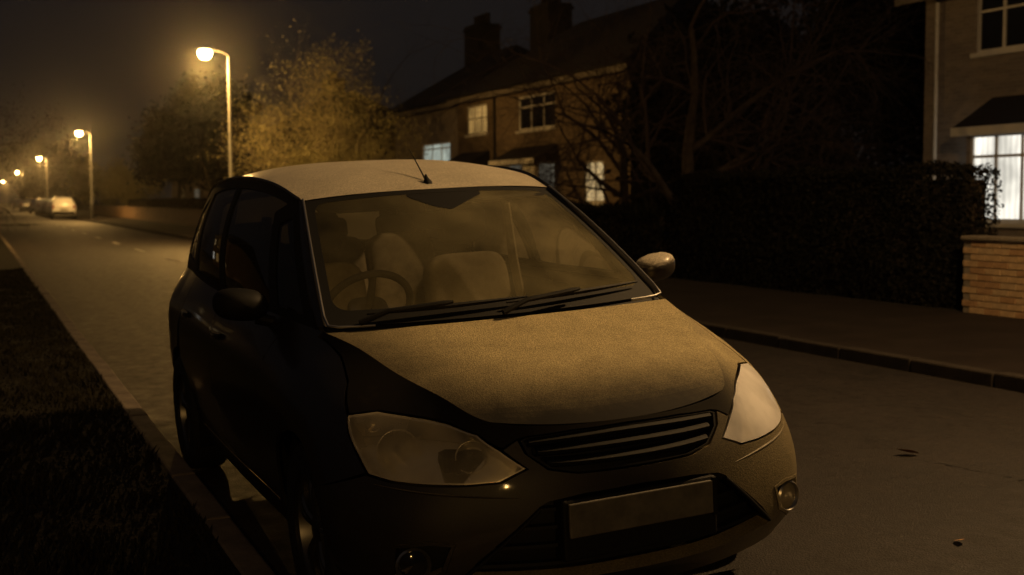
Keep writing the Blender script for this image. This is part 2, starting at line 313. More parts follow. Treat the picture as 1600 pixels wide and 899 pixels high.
def patch(surf, poly, holes=(), sc=(1, 1), step=.03, skirt=.012, off=0., mb=None, ref=CARC):
    """a panel cut out of a parametric surface, clean-edged, with a turned-in rim"""
    mb = mb or MB(); mb.keep = True; rings = []
    for ring in [poly, *holes]:
        o = []
        for i in range(len(ring)):
            a, b = np.array(ring[i-1], float), np.array(ring[i], float); n = max(1, int(np.hypot(*((b-a)*sc))/step+.5))
            for q in range(n): o.append(a+(b-a)*q/n)
        rings.append(o)
    pts, edges, rid = [], [], []
    for o in rings:
        k = len(pts); n = len(o); pts += [tuple(p*np.array(sc)) for p in o]; edges += [(k+i, k+(i+1) % n) for i in range(n)]
    B = np.array(pts); lo, hi = B.min(0), B.max(0)
    gx, gy = np.meshgrid(np.arange(lo[0]+step/2, hi[0], step), np.arange(lo[1]+step/2, hi[1], step)); gx, gy = gx.ravel(), gy.ravel()
    def inside(x, y):
        r = inpoly(x, y, [tuple(np.array(p)*sc) for p in poly])
        for h in holes: r &= ~inpoly(x, y, [tuple(np.array(p)*sc) for p in h])
        return r
    ok = inside(gx, gy)
    if ok.any():
        d = np.min(np.hypot(gx[:, None]-B[None, :, 0], gy[:, None]-B[None, :, 1]), axis=1); ok &= d > step*.45
    allp = [Vector(p) for p in pts]+[Vector((x, y)) for x, y in zip(gx[ok], gy[ok])]
    vs, es, fs, ov, oe, of = geometry.delaunay_2d_cdt(allp, edges, [], 0, 1e-6)
    A = np.array([tuple(v) for v in vs]); T = np.array([f for f in fs if len(f) == 3]); c = A[T].mean(1); T = T[inside(c[:, 0], c[:, 1])]
    uv = A/np.array(sc); P = surf(uv[:, 0], uv[:, 1]); e = 2e-3
    U, V_ = uv[:, 0], uv[:, 1]; n = np.cross(surf(U+e, V_)-surf(U-e, V_), surf(U, V_+e)-surf(U, V_-e)); ln = np.linalg.norm(n, axis=1)
    n /= np.maximum(ln, 1e-12)[:, None]; sg = np.sign(((P-ref)*n).sum(1)); n *= sg[:, None]
    P = P+n*off
    tn = np.cross(P[T[:, 1]]-P[T[:, 0]], P[T[:, 2]]-P[T[:, 0]]); fl = (tn*n[T[:, 0]]).sum(1) < 0; T[fl] = T[fl][:, ::-1]
    mb.add(P, T)
    if skirt:
        cnt = {}
        for t in T:
            for i in range(3):
                q = (t[i], t[(i+1) % 3]); cnt[tuple(sorted(q))] = None if tuple(sorted(q)) in cnt else q
        b = [q for q in cnt.values() if q]
        vsn, fsn = [], []
        for q, w in b:
            k = len(vsn); vsn += [P[q], P[w], P[w]-n[w]*skirt, P[q]-n[q]*skirt]; fsn.append((k+1, k, k+3, k+2))
        mb.add(vsn, fsn)
    return mb
def build_patch(name, m, parent, *a, **k):
    return patch(*a, **k).build(name, m, parent, smooth=True, sharp=50)
# ------------------------------------------------------------------ the street
KL, KR, WALL_L = .97, 7.15, 10.3
CROWN = (KL+KR)/2; HALF = (KR-KL)/2
def zr(x): return -.0563+.1085*(1-((x-CROWN)/HALF)**2)
ground = MB().add([(-450, -60, -.14), (450, -60, -.14), (450, 700, -.14), (-450, 700, -.14)], [(0, 1, 2, 3)]).build('ground', 'soil'); tag(ground, kind='structure')
xs = np.linspace(KL, KR, 25); ys = list(range(-14, 60, 2))+list(range(60, 500, 20))
road = MB().grid([[(x, y, zr(x)) for x in xs] for y in ys]).build('road', 'asphalt', smooth=True); tag(road, kind='structure')
def asphalt_nodes():
    m = M['asphalt']; n = m.node_tree.nodes; l = m.node_tree.links; b = n['Principled BSDF']
    base = b.inputs['Base Color'].links[0].from_socket; t = n.new('ShaderNodeTexCoord'); s = n.new('ShaderNodeSeparateXYZ'); l.new(t.outputs['Object'], s.inputs[0])
    # grit and rime gathered in the gutters and between the wheel tracks
    z = n.new('ShaderNodeTexNoise'); z.inputs['Scale'].default_value = .9; z.inputs['Detail'].default_value = 6; l.new(t.outputs['Object'], z.inputs[0])
    ad = n.new('ShaderNodeMath'); ad.operation = 'MULTIPLY_ADD'; ad.inputs[1].default_value = .7; l.new(z.outputs[0], ad.inputs[0]); l.new(s.outputs[0], ad.inputs[2])
    r = n.new('ShaderNodeMapRange'); r.inputs[1].default_value = 1.98; r.inputs[2].default_value = 2.12; r.inputs[3].default_value = .75; r.inputs[4].default_value = 0; l.new(ad.outputs[0], r.inputs[0])
    g = n.new('ShaderNodeTexNoise'); g.inputs['Scale'].default_value = 26; g.inputs['Detail'].default_value = 8; g.inputs['Roughness'].default_value = .85; mpp = n.new('ShaderNodeMapping'); mpp.inputs['Scale'].default_value = (1, .35, 1); l.new(t.outputs['Object'], mpp.inputs[0]); l.new(mpp.outputs[0], g.inputs[0])
    gr = n.new('ShaderNodeMapRange'); gr.inputs[1].default_value = .52; gr.inputs[2].default_value = .70; gr.inputs[4].default_value = .8; l.new(g.outputs[0], gr.inputs[0])
    mxv = n.new('ShaderNodeMath'); mxv.operation = 'MAXIMUM'; l.new(r.outputs[0], mxv.inputs[0]); l.new(gr.outputs[0], mxv.inputs[1])
    mx = n.new('ShaderNodeMix'); mx.data_type = 'RGBA'; l.new(mxv.outputs[0], mx.inputs[0]); l.new(base, mx.inputs[6]); mx.inputs[7].default_value = (.040, .029, .022, 1); l.new(mx.outputs[2], b.inputs['Base Color'])
asphalt_nodes()
def asphalt_relief():
    m = M['asphalt']; n = m.node_tree.nodes; l = m.node_tree.links; b = n['Principled BSDF']; first = b.inputs['Normal'].links[0].from_socket
    t = n.new('ShaderNodeTexCoord'); z = n.new('ShaderNodeTexNoise'); z.inputs['Scale'].default_value = 9; z.inputs['Detail'].default_value = 7; z.inputs['Roughness'].default_value = .75; l.new(t.outputs['Object'], z.inputs[0])
    bp = n.new('ShaderNodeBump'); bp.inputs['Strength'].default_value = .28; bp.inputs['Distance'].default_value = .006; l.new(z.outputs[0], bp.inputs['Height']); l.new(first, bp.inputs['Normal']); l.new(bp.outputs[0], b.inputs['Normal'])
    r = n.new('ShaderNodeMapRange'); r.inputs[1].default_value = .35; r.inputs[2].default_value = .65; r.inputs[3].default_value = .52; r.inputs[4].default_value = .78; l.new(z.outputs[0], r.inputs[0]); l.new(r.outputs[0], b.inputs['Roughness'])
asphalt_relief()
# worn centre dashes
dash = MB()
for y0 in [15.2, 21.2, 27.2, 33.2, 39.2, 45.2, 51.2, 57.2, 63.2, 69.2]:
    dash.add([(x, y, zr(x)+.004) for x, y in ((CROWN-.05, y0), (CROWN+.05, y0), (CROWN+.05, y0+2), (CROWN-.05, y0+2))], [(0, 1, 2, 3)])
tag(dash.build('road_marking', 'line', road))
verge = MB().add([(-60, -14, .055), (KL-.12, -14, .055), (KL-.12, 500, .055), (-60, 500, .055)], [(0, 1, 2, 3)]).build('verge', 'soil'); tag(verge, kind='structure')
pave = MB().grid([[(x, y, z) for x, z in ((KR+.14, .052), (8.6, .07), (WALL_L, .088))] for y in ys]).build('pavement', 'pave'); tag(pave, kind='structure')
gard = MB().add([(WALL_L, -14, .09), (70, -14, .12), (70, 500, .12), (WALL_L, 500, .09)], [(0, 1, 2, 3)]).build('garden_ground', 'soil'); tag(gard, kind='structure')
def kerb(name, x0, x1, ztop, upto, km):
    root = MB().box(x0, x1, upto, 500, -.2, ztop).build(name, km, bevel=.012); tag(root, kind='structure')
    me = None; y = -3.0; i = 0
    while y < upto-.5:
        if me is None:
            o = MB().box(0, x1-x0, 0, .907, -.2-ztop, 0).build('kerb_stone', km, root, bevel=.014); me = o.data
        else:
            o = bpy.data.objects.new('kerb_stone', me); COL.objects.link(o); o.parent = root; b = o.modifiers.new('bevel', 'BEVEL'); b.width = .014; b.segments = 2
        o.location = (x0+random.uniform(-.004, .004), y, ztop+random.uniform(-.006, .006)); o.rotation_euler.z = random.uniform(-.004, .004); y += .915; i += 1
    return root
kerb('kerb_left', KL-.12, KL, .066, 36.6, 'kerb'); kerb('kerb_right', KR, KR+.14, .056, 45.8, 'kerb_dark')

# grass of the verge
def grass(name, n, x0, x1, y0, y1, zb, hmin, hmax, bias=1.6):
    y = y0+(y1-y0)*RNG.random(n)**bias; x = x0+(x1-x0)*RNG.random(n)
    clump = .6+.4*np.sin(x*5.1+np.sin(y*3.3))*np.sin(y*4.3+x); h = (hmin+(hmax-hmin)*RNG.random(n))*clump; a = RNG.random(n)*2*np.pi; w = .0035+.003*RNG.random(n)+.0006*y
    lean = .8*h*RNG.random(n); b = a+RNG.normal(0, 1, n)
    P = np.zeros((n, 3, 3)); P[:, 0] = np.stack([x-w*np.cos(a), y-w*np.sin(a), 0*x+zb], 1); P[:, 1] = np.stack([x+w*np.cos(a), y+w*np.sin(a), 0*x+zb], 1); P[:, 2] = np.stack([x+lean*np.cos(b), y+lean*np.sin(b), zb+h], 1)
    o = fast(name, P.reshape(-1, 3), np.arange(3*n).reshape(-1, 3), 'grass'); return o
tag(grass('grass', 90000, -2.6, KL-.125, .8, 26, .054, .02, .075), 'short dark frosted grass on the verge beside the kerb', 'grass', kind='stuff')

# fallen leaves on road and verge
leafm = None
def leaf(x, y, z, s, rot, label):
    global leafm
    if leafm is None:
        pr = [(0, -.5), (.18, -.36), (.30, -.05), (.22, .25), (0, .55), (-.22, .25), (-.30, -.05), (-.18, -.36)]
        o = MB().add([(0, 0, 0)]+[(px, py, .10*abs(px)+.05*py*py) for px, py in pr], [(0, i+1, (i+1) % 8+1) for i in range(8)]).build('fallen_leaf', 'deadleaf', smooth=True); leafm = o.data
    else:
        o = bpy.data.objects.new('fallen_leaf', leafm); COL.objects.link(o)
    o.location = (x, y, z); o.scale = (s, s, s); o.rotation_euler = (random.uniform(.1, .3), random.uniform(.15, .35), rot); tag(o, label, 'leaf', 'fallen leaves on the road')
leaf(LEAF1[0], LEAF1[1], zr(LEAF1[0])+.022, .12, 1.2, 'curled brown leaf lying on the open road right of the car')
leaf(LEAF2[0], LEAF2[1], zr(LEAF2[0])+.014, .07, 2.6, 'small brown leaf on the road at the lower right edge')
# a crack running across the tarmac
cr = MB(); q = Vector((CRACK[0][0], CRACK[0][1], 0)); e = Vector((CRACK[1][0], CRACK[1][1], 0)); n_ = 26; prev = None
for k in range(n_+1):
    p = q.lerp(e, k/n_)+Vector((random.gauss(0, .012), random.gauss(0, .02), 0)); w = .010*(.4+random.random()); row = [(p.x, p.y-w, zr(p.x)+.003), (p.x, p.y+w, zr(p.x)+.003)]
    if prev: cr.add(prev+row, [(0, 1, 3, 2)])
    prev = row
cr.build('road_crack', 'tarseal', road)

# ------------------------------------------------------------------ street lamps
def street_lamp(x, y, power, label, colour=SODIUM, glow='lampglow'):
    t = empty('street_lamp', (x, y, .05), label, 'street lamp', 'row of sodium street lamps on the right pavement')
    MB().lathe([(.0, 0), (.11, 0), (.11, 1.25), (.085, 1.32), (.06, 1.36), (.038, 5.80), (.034, 5.92), (.0, 5.92)], (0, 0, 0), (0, 0, 1), 20).build('post', 'post', t, smooth=True)
    MB().box(-.06, .06, -.118, -.104, .35, .95).build('access_door', 'post', t, bevel=.005)
    MB().tube([(0, 0, 5.86), (-.05, 0, 5.98), (-.20, 0, 6.05), (-.42, 0, 6.08)], .026, 10).build('arm', 'armpaint', t, smooth=True)
    h = MB()   # tapered clam-shell head
    P = []
    for i in range(13):
        q = i/12; cx = -.36-.66*q; w = (.05+.11*math.sin(math.pi*min(1, q*1.08)**.8))*(1 if q < .97 else .6); hh = .035+.075*math.sin(math.pi*q**.8)
        P.append([(cx, w*math.cos(a)*1.0, 6.075+hh*math.sin(a)) for a in np.linspace(0, math.pi, 13)])
    h.grid(P); h.build('lamp_head', 'armpaint', t, smooth=True)
    MB().lathe([(0, -.27), (.08, -.255), (.15, -.21), (.20, -.14), (.215, -.06), (.20, 0), (.17, .03)], (-.74, 0, 6.06), (0, 0, 1), 24).build('lamp_lens', glow, t, smooth=True)
    L = bpy.data.lights.new('bulb', 'POINT'); L.energy = power; L.color = colour; L.shadow_soft_size = .10
    o = bpy.data.objects.new('bulb', L); COL.objects.link(o); o.parent = t; o.location = (-.74, 0, 5.58)
    return t
lab = ['nearest lit street lamp with a tall pale post beside the golden tree', 'second lit street lamp along the road above the parked white car', 'third lit street lamp along the road left of the second',
       'fourth small lit street lamp far along the road', 'farthest tiny lit street lamp at the left edge']
for (x, y), s in zip(LAMP_POS, lab): street_lamp(x, y, LAMP_W, s)
lb_ = street_lamp(*LAMP_BEHIND, LAMP_W*.34, 'street lamp on the left verge behind the viewer'); lb_.rotation_euler.z = math.pi; lb_['group'] = 'street lamp on the left side'
street_lamp(*LAMP_NEAR, LAMP_W_NEAR, 'street lamp across the road near the car whose light falls on the bonnet', WARM)

# ------------------------------------------------------------------ brick wall by the driveway (bricks one by one)
wall = MB().box(WALL_L+.012, WALL_L+.205, 6.6, 10.655, 0, .885).build('brick_wall', 'mortar'); tag(wall, 'low yellow brick garden wall at the end of the hedge', 'wall')
bm_ = [MB().box(0, .1025, -.1075, .1075, 0, .065).build('brick', k, wall, bevel=.004) for k in ('brick_a', 'brick_b', 'brick_c')]
proto = [b.data for b in bm_]; first = [True]*3
for r in range(12):
    y = 10.66-.1075-(0 if r % 2 == 0 else .1125)
    z = .015+r*.075
    while y > 8.1:
        k = random.choice((0, 0, 0, 1, 1, 2))
        if first[k]: o = bm_[k]; first[k] = False
        else:
            o = bpy.data.objects.new('brick', proto[k]); COL.objects.link(o); o.parent = wall; b = o.modifiers.new('bevel', 'BEVEL'); b.width = .004; b.segments = 2
        o.location = (WALL_L+random.uniform(-.004, .004), y, z); o.rotation_euler = (random.uniform(-.008, .008), 0, random.uniform(-.012, .012)); y -= .225
MB().box(WALL_L-.03, WALL_L+.24, 6.6, 10.68, .917, .965).build('coping', 'mortar', wall, bevel=.012)
rest = MB()
for r in range(12):
    y = 8.05-(0 if r % 2 else .11)
    while y > 6.75: rest.box(WALL_L, WALL_L+.1, y-.215, y, .015+r*.075, .08+r*.075); y -= .225
tag(rest.build('brick_courses', 'brick_a', wall), kind='stuff')

# ------------------------------------------------------------------ hedges
def leaf_quads(P, Nrm, s0, s1):
    n = len(P); d = RNG.normal(0, 1, (n, 3)); d += Nrm*1.0; d /= np.linalg.norm(d, axis=1)[:, None]; r = RNG.normal(0, 1, (n, 3)); a = np.cross(d, r); a /= np.linalg.norm(a, axis=1)[:, None]; b = np.cross(d, a)
    s = (s0+(s1-s0)*RNG.random(n))[:, None]; V = np.stack([P-a*s, P+b*s*.45+d*s*.12, P+a*s, P-b*s*.45+d*s*.12], 1)
    return V.reshape(-1, 3), np.arange(4*n).reshape(-1, 4)
def hedge(x0, x1, y0, y1, h, n, s0, s1, label, zb=.09, lump=.07):
    t = empty('hedge', ((x0+x1)/2, (y0+y1)/2, zb), label, 'hedge')
    cx, cy = (x0+x1)/2, (y0+y1)/2
    m = MB().box(x0-cx+.10, x1-cx-.10, y0-cy+.10, y1-cy-.10, 0, h-.12).build('branches', 'bark', t)
    # shell of leaves over front, ends and top
    A = [(y1-y0)*h, (y1-y0)*(x1-x0), (x1-x0)*h, (x1-x0)*h]; k = np.array(A)/sum(A); c = RNG.choice(4, n, p=k); u, v = RNG.random(n), RNG.random(n)
    P = np.zeros((n, 3)); N = np.zeros((n, 3))
    m = c == 0; P[m] = np.stack([0*u[m]+x0, y0+(y1-y0)*u[m], h*v[m]], 1); N[m] = (-1, 0, .3)
    m = c == 1; P[m] = np.stack([x0+(x1-x0)*v[m], y0+(y1-y0)*u[m], 0*u[m]+h], 1); N[m] = (0, 0, 1)
    m = c == 2; P[m] = np.stack([x0+(x1-x0)*u[m], 0*u[m]+y0, h*v[m]], 1); N[m] = (0, -1, .3)
    m = c == 3; P[m] = np.stack([x0+(x1-x0)*u[m], 0*u[m]+y1, h*v[m]], 1); N[m] = (0, 1, .3)
    q = P; w = lump*(np.sin(q[:, 1]*2.3)+np.sin(q[:, 1]*5.1+q[:, 2]*3)+np.sin(q[:, 2]*4.2+q[:, 0]*3))/2+RNG.normal(0, lump*.55, n)-RNG.random(n)**3*.12
    P = P+N*w[:, None]; P[:, 2] = np.maximum(P[:, 2], .02)
    P -= (cx, cy, 0); V, Fc = leaf_quads(P, N, s0, s1); fast('leaves', V, Fc, 'hedgeleaf', t)
    return t
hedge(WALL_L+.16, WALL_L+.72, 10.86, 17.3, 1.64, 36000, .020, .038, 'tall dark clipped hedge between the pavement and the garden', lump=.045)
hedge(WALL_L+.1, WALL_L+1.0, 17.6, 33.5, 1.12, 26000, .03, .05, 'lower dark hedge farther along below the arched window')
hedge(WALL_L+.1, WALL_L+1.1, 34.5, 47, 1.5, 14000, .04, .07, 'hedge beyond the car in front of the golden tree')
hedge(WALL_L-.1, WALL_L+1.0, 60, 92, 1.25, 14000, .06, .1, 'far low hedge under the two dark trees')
gw = MB().box(WALL_L-.25, WALL_L-.03, 48, 118, 0, .85).box(WALL_L-.28, WALL_L, 47.97, 118.03, .85, .92).build('garden_wall', 'farbrick'); tag(gw, 'long low brick garden wall along the far pavement', 'wall')

# ------------------------------------------------------------------ houses
def holed(mb, x, y0, y1, z0, z1, holes, depth=.13):
    ysn = sorted({y0, y1, *[h[0] for h in holes], *[h[1] for h in holes]}); zsn = sorted({z0, z1, *[h[2] for h in holes], *[h[3] for h in holes]})
    for a, b in zip(ysn, ysn[1:]):
        for c, d in zip(zsn, zsn[1:]):
            m, n = (a+b)/2, (c+d)/2
            if any(h[0] < m < h[1] and h[2] < n < h[3] for h in holes): continue
            mb.add([(x, a, c), (x, a, d), (x, b, d), (x, b, c)], [(0, 1, 2, 3)])
    for a, b, c, d in [h[:4] for h in holes]:
        X = x+depth
        mb.add([(x, a, c), (X, a, c), (X, a, d), (x, a, d)], [(0, 1, 2, 3)]).add([(x, b, c), (x, b, d), (X, b, d), (X, b, c)], [(0, 1, 2, 3)])
        mb.add([(x, a, c), (x, b, c), (X, b, c), (X, a, c)], [(0, 1, 2, 3)]).add([(x, a, d), (X, a, d), (X, b, d), (x, b, d)], [(0, 1, 2, 3)])
    mb.keep = True; return mb
def window(root, x, a, b, c, d, pane, nv=2, nh=2, fw=.055, toplight=None, curtain=False, sill=True, arch=False):
    """frame of bars with a pane behind; a..b along y, c..d in z, x = wall face"""
    X = x+.09; f = MB()
    f.box(X-.03, X+.03, a, b, c, c+fw).box(X-.03, X+.03, a, b, d-fw, d).box(X-.031, X+.029, a, a+fw, c+fw, d-fw).box(X-.031, X+.029, b-fw, b, c+fw, d-fw)
    for i in range(1, nv): y = a+(b-a)*i/nv; f.box(X-.027, X+.027, y-fw*.45, y+fw*.45, c+fw, d-fw)
    hs = [toplight] if toplight else [i/nh for i in range(1, nh)]
    for q in hs: z = c+(d-c)*q; f.box(X-.024, X+.024, a+fw, b-fw, z-fw*.4, z+fw*.4)
    if arch:
        n = 10; r = (b-a)/2
        for i in range(n):
            t0, t1 = math.pi*i/n, math.pi*(i+1)/n
            p = [((a+b)/2+r*math.cos(t), d-r*.55+r*.55*math.sin(t)) for t in (t0, t1)]
            f.add([(X-.033, p[0][0], p[0][1]), (X-.033, p[1][0], p[1][1]), (X-.033, p[1][0], d+.002), (X-.033, p[0][0], d+.002)], [(0, 1, 2, 3)])
    w = f.build('window', 'whitewood', root)
    MB().add([(X+.01, a, c), (X+.01, b, c), (X+.01, b, d), (X+.01, a, d)], [(0, 1, 2, 3)]).build('pane', pane, w)
    if sill: MB().box(x-.06, x+.10, a-.07, b+.07, c-.09, c-.002).build('sill', 'whitewood', w)
    if curtain:
        k = 26
        for s0, s1 in ((a+.03, a+(b-a)*.34), (b-(b-a)*.30, b-.03)):
            cm = MB().grid([[(X-.012+.006*math.sin(i*1.9), s0+(s1-s0)*i/k, z) for z in (c+.03, d-.03)] for i in range(k+1)])
            cm.build('curtain', 'curtain', w, smooth=True)
    return w
def hip_roof(root, x0, x1, y0, y1, z0, zr_, over=.35, hip=True, name='roof'):
    xm = (x0+x1)/2; x0, x1, y0, y1 = x0-over, x1+over, y0-over, y1+over; k = (xm-x0)*.85 if hip else 0
    v = [(x0, y0, z0), (x1, y0, z0), (x1, y1, z0), (x0, y1, z0), (xm, y0+k, zr_), (xm, y1-k, zr_), (x0, y0, z0-.16), (x1, y0, z0-.16), (x1, y1, z0-.16), (x0, y1, z0-.16)]
    r = MB().add(v, [(0, 4, 5, 3), (1, 2, 5, 4), (0, 1, 4), (3, 5, 2), (0, 3, 9, 6), (1, 0, 6, 7), (2, 1, 7, 8), (3, 2, 8, 9), (6, 9, 8, 7)]).build(name, 'tile', root)
    MB().tube([(x0-.06, y0, z0-.05), (x0-.06, y1, z0-.05)], .055, 8).build('gutter', 'trim', r, smooth=True)
    MB().box(x0-.004, x0+.016, y0, y1, z0-.30, z0-.11).build('fascia', 'fascia', r)
    return r
def chimney(root, x, y, z0, z1, w=.55, d=.9, pots=4):
    c = MB().box(x-w, x+w, y-d, y+d, z0, z1-.25).box(x-w-.06, x+w+.06, y-d-.06, y+d+.06, z1-.25, z1-.12).box(x-w, x+w, y-d, y+d, z1-.12, z1).build('chimney', 'tile', root)
    for i in range(pots):
        MB().lathe([(.13, 0), (.115, .4), (.14, .44), (.14, .5), (.0, .5)], (x, y-d+.2+(2*d-.4)*i/max(1, pots-1), z1-.004), (0, 0, 1), 12).build('chimney_pot', 'tile', c, smooth=True)
def body(root, x0, x1, y0, y1, z1, holes, brick):
    mb = holed(MB(), x0, y0, y1, 0, z1, holes); mb.add([(x0, y0, 0), (x1, y0, 0), (x1, y0, z1), (x0, y0, z1)], [(0, 1, 2, 3)]).add([(x0, y1, 0), (x0, y1, z1), (x1, y1, z1), (x1, y1, 0)], [(0, 1, 2, 3)]).add([(x1, y0, 0), (x1, y1, 0), (x1, y1, z1), (x1, y0, z1)], [(0, 1, 2, 3)])
    return mb.build('wall', brick, root)
HX = 18.5
def bay(root, x, a, b, z0, z1, out_, pane, roof_h, brick, nv=3, curtain=False):
    """square bay: low brick apron, windows on the front and both cheeks, lean-to tiled roof"""
    X = x-out_
    holed(MB(), X, a, b, 0, z1, [(a+.1, b-.1, z0, z1-.12)], .1).box(X, x-.003, a-.06, a, 0, z0).box(X, x-.003, b, b+.06, 0, z0).box(X+.02, x-.003, a-.05, a, z1-.1, z1).box(X+.02, x-.003, b, b+.05, z1-.1, z1).build('bay_wall', brick, root)
    w = window(root, X-.04, a+.1, b-.1, z0, z1-.12, pane, nv=nv, toplight=.74, curtain=curtain, fw=.07)
    for y in (a, b):
        s = -1 if y == a else 1
        f = MB().box(X+.05, X+.12, y-.03, y+.03, z0, z1-.1).box(x-.10, x-.02, y-.03, y+.03, z0, z1-.1).box(X+.12, x-.1, y-.028, y+.028, z1-.17, z1-.1).box(X+.12, x-.1, y-.028, y+.028, z0, z0+.07).build('side_window', 'whitewood', root)
        MB().add([(X+.05, y, z0), (x-.05, y, z0), (x-.05, y, z1-.1), (X+.05, y, z1-.1)], [(0, 1, 2, 3)]).build('pane', pane, f)
    MB().add([(X-.18, a-.22, z1), (X-.18, b+.22, z1), (x-.004, b+.1, z1+roof_h), (x-.004, a-.1, z1+roof_h), (X-.18, a-.22, z1-.1), (X-.18, b+.22, z1-.1), (x-.004, a-.22, z1-.1), (x-.004, b+.22, z1-.1), (x-.004, a-.22, z1), (x-.004, b+.22, z1)],
             [(0, 3, 2, 1), (0, 1, 5, 4), (0, 8, 3), (1, 2, 9), (0, 4, 6, 8), (1, 9, 7, 5), (4, 5, 7, 6)]).build('bay_roof', 'tile', root)
    MB().box(X-.2, X-.181, a-.22, b+.22, z1-.16, z1+.01).build('bay_fascia', 'whitewood', root)

# house at the right edge
h = empty('brick_house', (0, 0, .1), 'pale brick house with a bright bay window at the right edge', 'house')
wins = [(16.2, 18.95, 4.15, 5.35), (11.6, 14.0, 4.15, 5.35)]
body(h, HX, HX+8, 9.2, 20.35, 5.5, wins, 'housebrick')
for a, b, c, d in wins: window(h, HX, a, b, c, d, 'darkglass', nv=4, toplight=.68, fw=.06)
bay(h, HX, 15.6, 18.35, .80, 2.62, .75, 'lit_white', .62, 'housebrick', nv=4)
hip_roof(h, HX, HX+8, 9.2, 20.35, 5.62, 8.6, .45)
MB().tube([(HX-.06, 19.95, .2), (HX-.06, 19.95, 5.3)], .038, 8).build('downpipe', 'whitewood', h, smooth=True)
chimney(h, HX+4, 14, 8, 9.8)
# semi-detached pair behind the car
h = empty('tan_house', (0, 0, .1), 'tan brick house with two chimneys and lit windows behind the car', 'house')
wins = [(34.75, 36.15, 1.15, 2.5), (38.3, 41.5, 3.75, 5.0), (44.45, 46.6, 3.85, 5.0)]
body(h, HX, HX+8, 33.0, 47.6, 5.35, wins, 'housebrick_tan')
window(h, HX, *wins[0], 'lit_cream', nv=2, nh=3, fw=.06, arch=True)
window(h, HX, *wins[1], 'darkglass', nv=3, toplight=.68, fw=.08)
window(h, HX, *wins[2], 'lit_warm', nv=3, toplight=.55, fw=.07)
bay(h, HX, 38.2, 41.7, .8, 2.65, .8, 'lit_dim', .5, 'housebrick_tan', curtain=True)
bay(h, HX, 44.3, 47.0, .8, 2.65, .8, 'darkglass', .5, 'housebrick_tan')
hip_roof(h, HX, HX+8, 33.0, 47.6, 5.45, 8.3)
MB().tube([(HX-.05, 43.6, .2), (HX-.05, 43.6, 5.2)], .05, 8).build('downpipe', 'trim', h, smooth=True)
chimney(h, HX+4, 47.0, 7.2, 9.35)
h2 = empty('neighbour_house', (0, 0, .1), 'dark roofed house with a greenish lit window left of the tan house', 'house')
wins = [(49.6, 53.2, 2.85, 3.75)]
body(h2, HX+.4, HX+8, 47.75, 57, 5.35, wins, 'housebrick')
window(h2, HX+.4, *wins[0], 'lit_green', nv=3, toplight=.72, fw=.07)
hip_roof(h2, HX+.4, HX+8, 47.8, 57.4, 5.45, 8.2)
chimney(h2, HX+4, 54.6, 7.2, 9.5)
h3 = empty('far_house', (0, 0, .1), 'far pale house half hidden behind the two dark trees', 'house')
wins = [(76, 78, 3.6, 4.9), (84, 86, 3.6, 4.9), (75.6, 78.4, .9, 2.3), (83.6, 86.4, .9, 2.3)]
body(h3, HX, HX+8, 73, 89, 5.3, wins, 'housebrick_tan')
for i, w in enumerate(wins): window(h3, HX, *w, 'lit_dim' if i in (0, 3) else 'darkglass', nv=2, fw=.09)
hip_roof(h3, HX, HX+8, 73, 89, 5.4, 8.2); chimney(h3, HX+4, 81, 7.6, 9.3)
h4 = empty('distant_house', (0, 0, .1), 'distant house beyond the parked cars', 'house')
wins = [(112, 114, 3.6, 4.9), (120, 122, 3.6, 4.9), (111.6, 114.4, .9, 2.3), (119.6, 122.4, .9, 2.3)]
body(h4, HX, HX+8, 106, 128, 5.3, wins, 'housebrick_tan')
for i, w in enumerate(wins): window(h4, HX, *w, 'lit_dim' if i == 2 else 'darkglass', nv=2, fw=.09)
hip_roof(h4, HX, HX+8, 106, 128, 5.4, 8.2)

h5 = empty('facing_house', (9.0, 120, .1), 'house on the left side of the street mirrored in the side windows of the car', 'house'); h5.rotation_euler.z = math.pi
wins = [(50, 52.4, 3.6, 4.9), (57, 59, 3.6, 4.9), (66, 68, 3.6, 4.9), (49.6, 52.6, .9, 2.4), (57, 60, .9, 2.4), (65.6, 68.4, .9, 2.4)]
body(h5, HX, HX+8, 48, 72, 5.3, wins, 'housebrick_tan')
for i, w in enumerate(wins): window(h5, HX, *w, ('lit_cream', 'darkglass', 'lit_warm', 'lit_white', 'lit_warm', 'lit_cream')[i], nv=2, fw=.09)
hip_roof(h5, HX, HX+8, 48, 72, 5.4, 8.2)

# ------------------------------------------------------------------ trees
def grow(base, height, r0, levels, spread, up, seed, nchild=(2, 4), droop=0., first=.3, taper=.62, lr=.72):
    rg = random.Random(seed); segs = []; tips = []
    def br(p, d, L, r, lv):
        n = 4 if lv < 2 else 3; pts = [p]; q = p.copy(); dd = d.copy()
        for i in range(n):
            dd = (dd+Vector((rg.gauss(0, .13), rg.gauss(0, .13), rg.gauss(0, .10)+up*.06-droop*.10*lv)) ).normalized(); q = q+dd*L/n; pts.append(q.copy())
        rad = [r*(1-(1-taper)*i/n) for i in range(n+1)]; segs.append((pts, rad, lv))
        if lv >= levels: tips.append((pts[-1], dd)); tips.append((pts[1], dd)); return
        k = rg.randint(*nchild)+(1 if lv == 0 else 0)
        for j in range(k):
            i = n if j == 0 else rg.randint(max(1, int(n*first)), n); ax = Vector((rg.gauss(0, 1), rg.gauss(0, 1), rg.gauss(0, .6))); ax = (ax-dd*ax.dot(dd)).normalized()
            nd = (dd*(1 if j == 0 else .55)+ax*spread*(.5 if j == 0 else 1)+Vector((0, 0, up*.25))).normalized()
            br(pts[i].copy(), nd, L*lr*rg.uniform(.8, 1.2), rad[i]*(.8 if j == 0 else .6), lv+1)
    br(Vector(base), Vector((0, 0, 1)), height*.30, r0, 0); return segs, tips
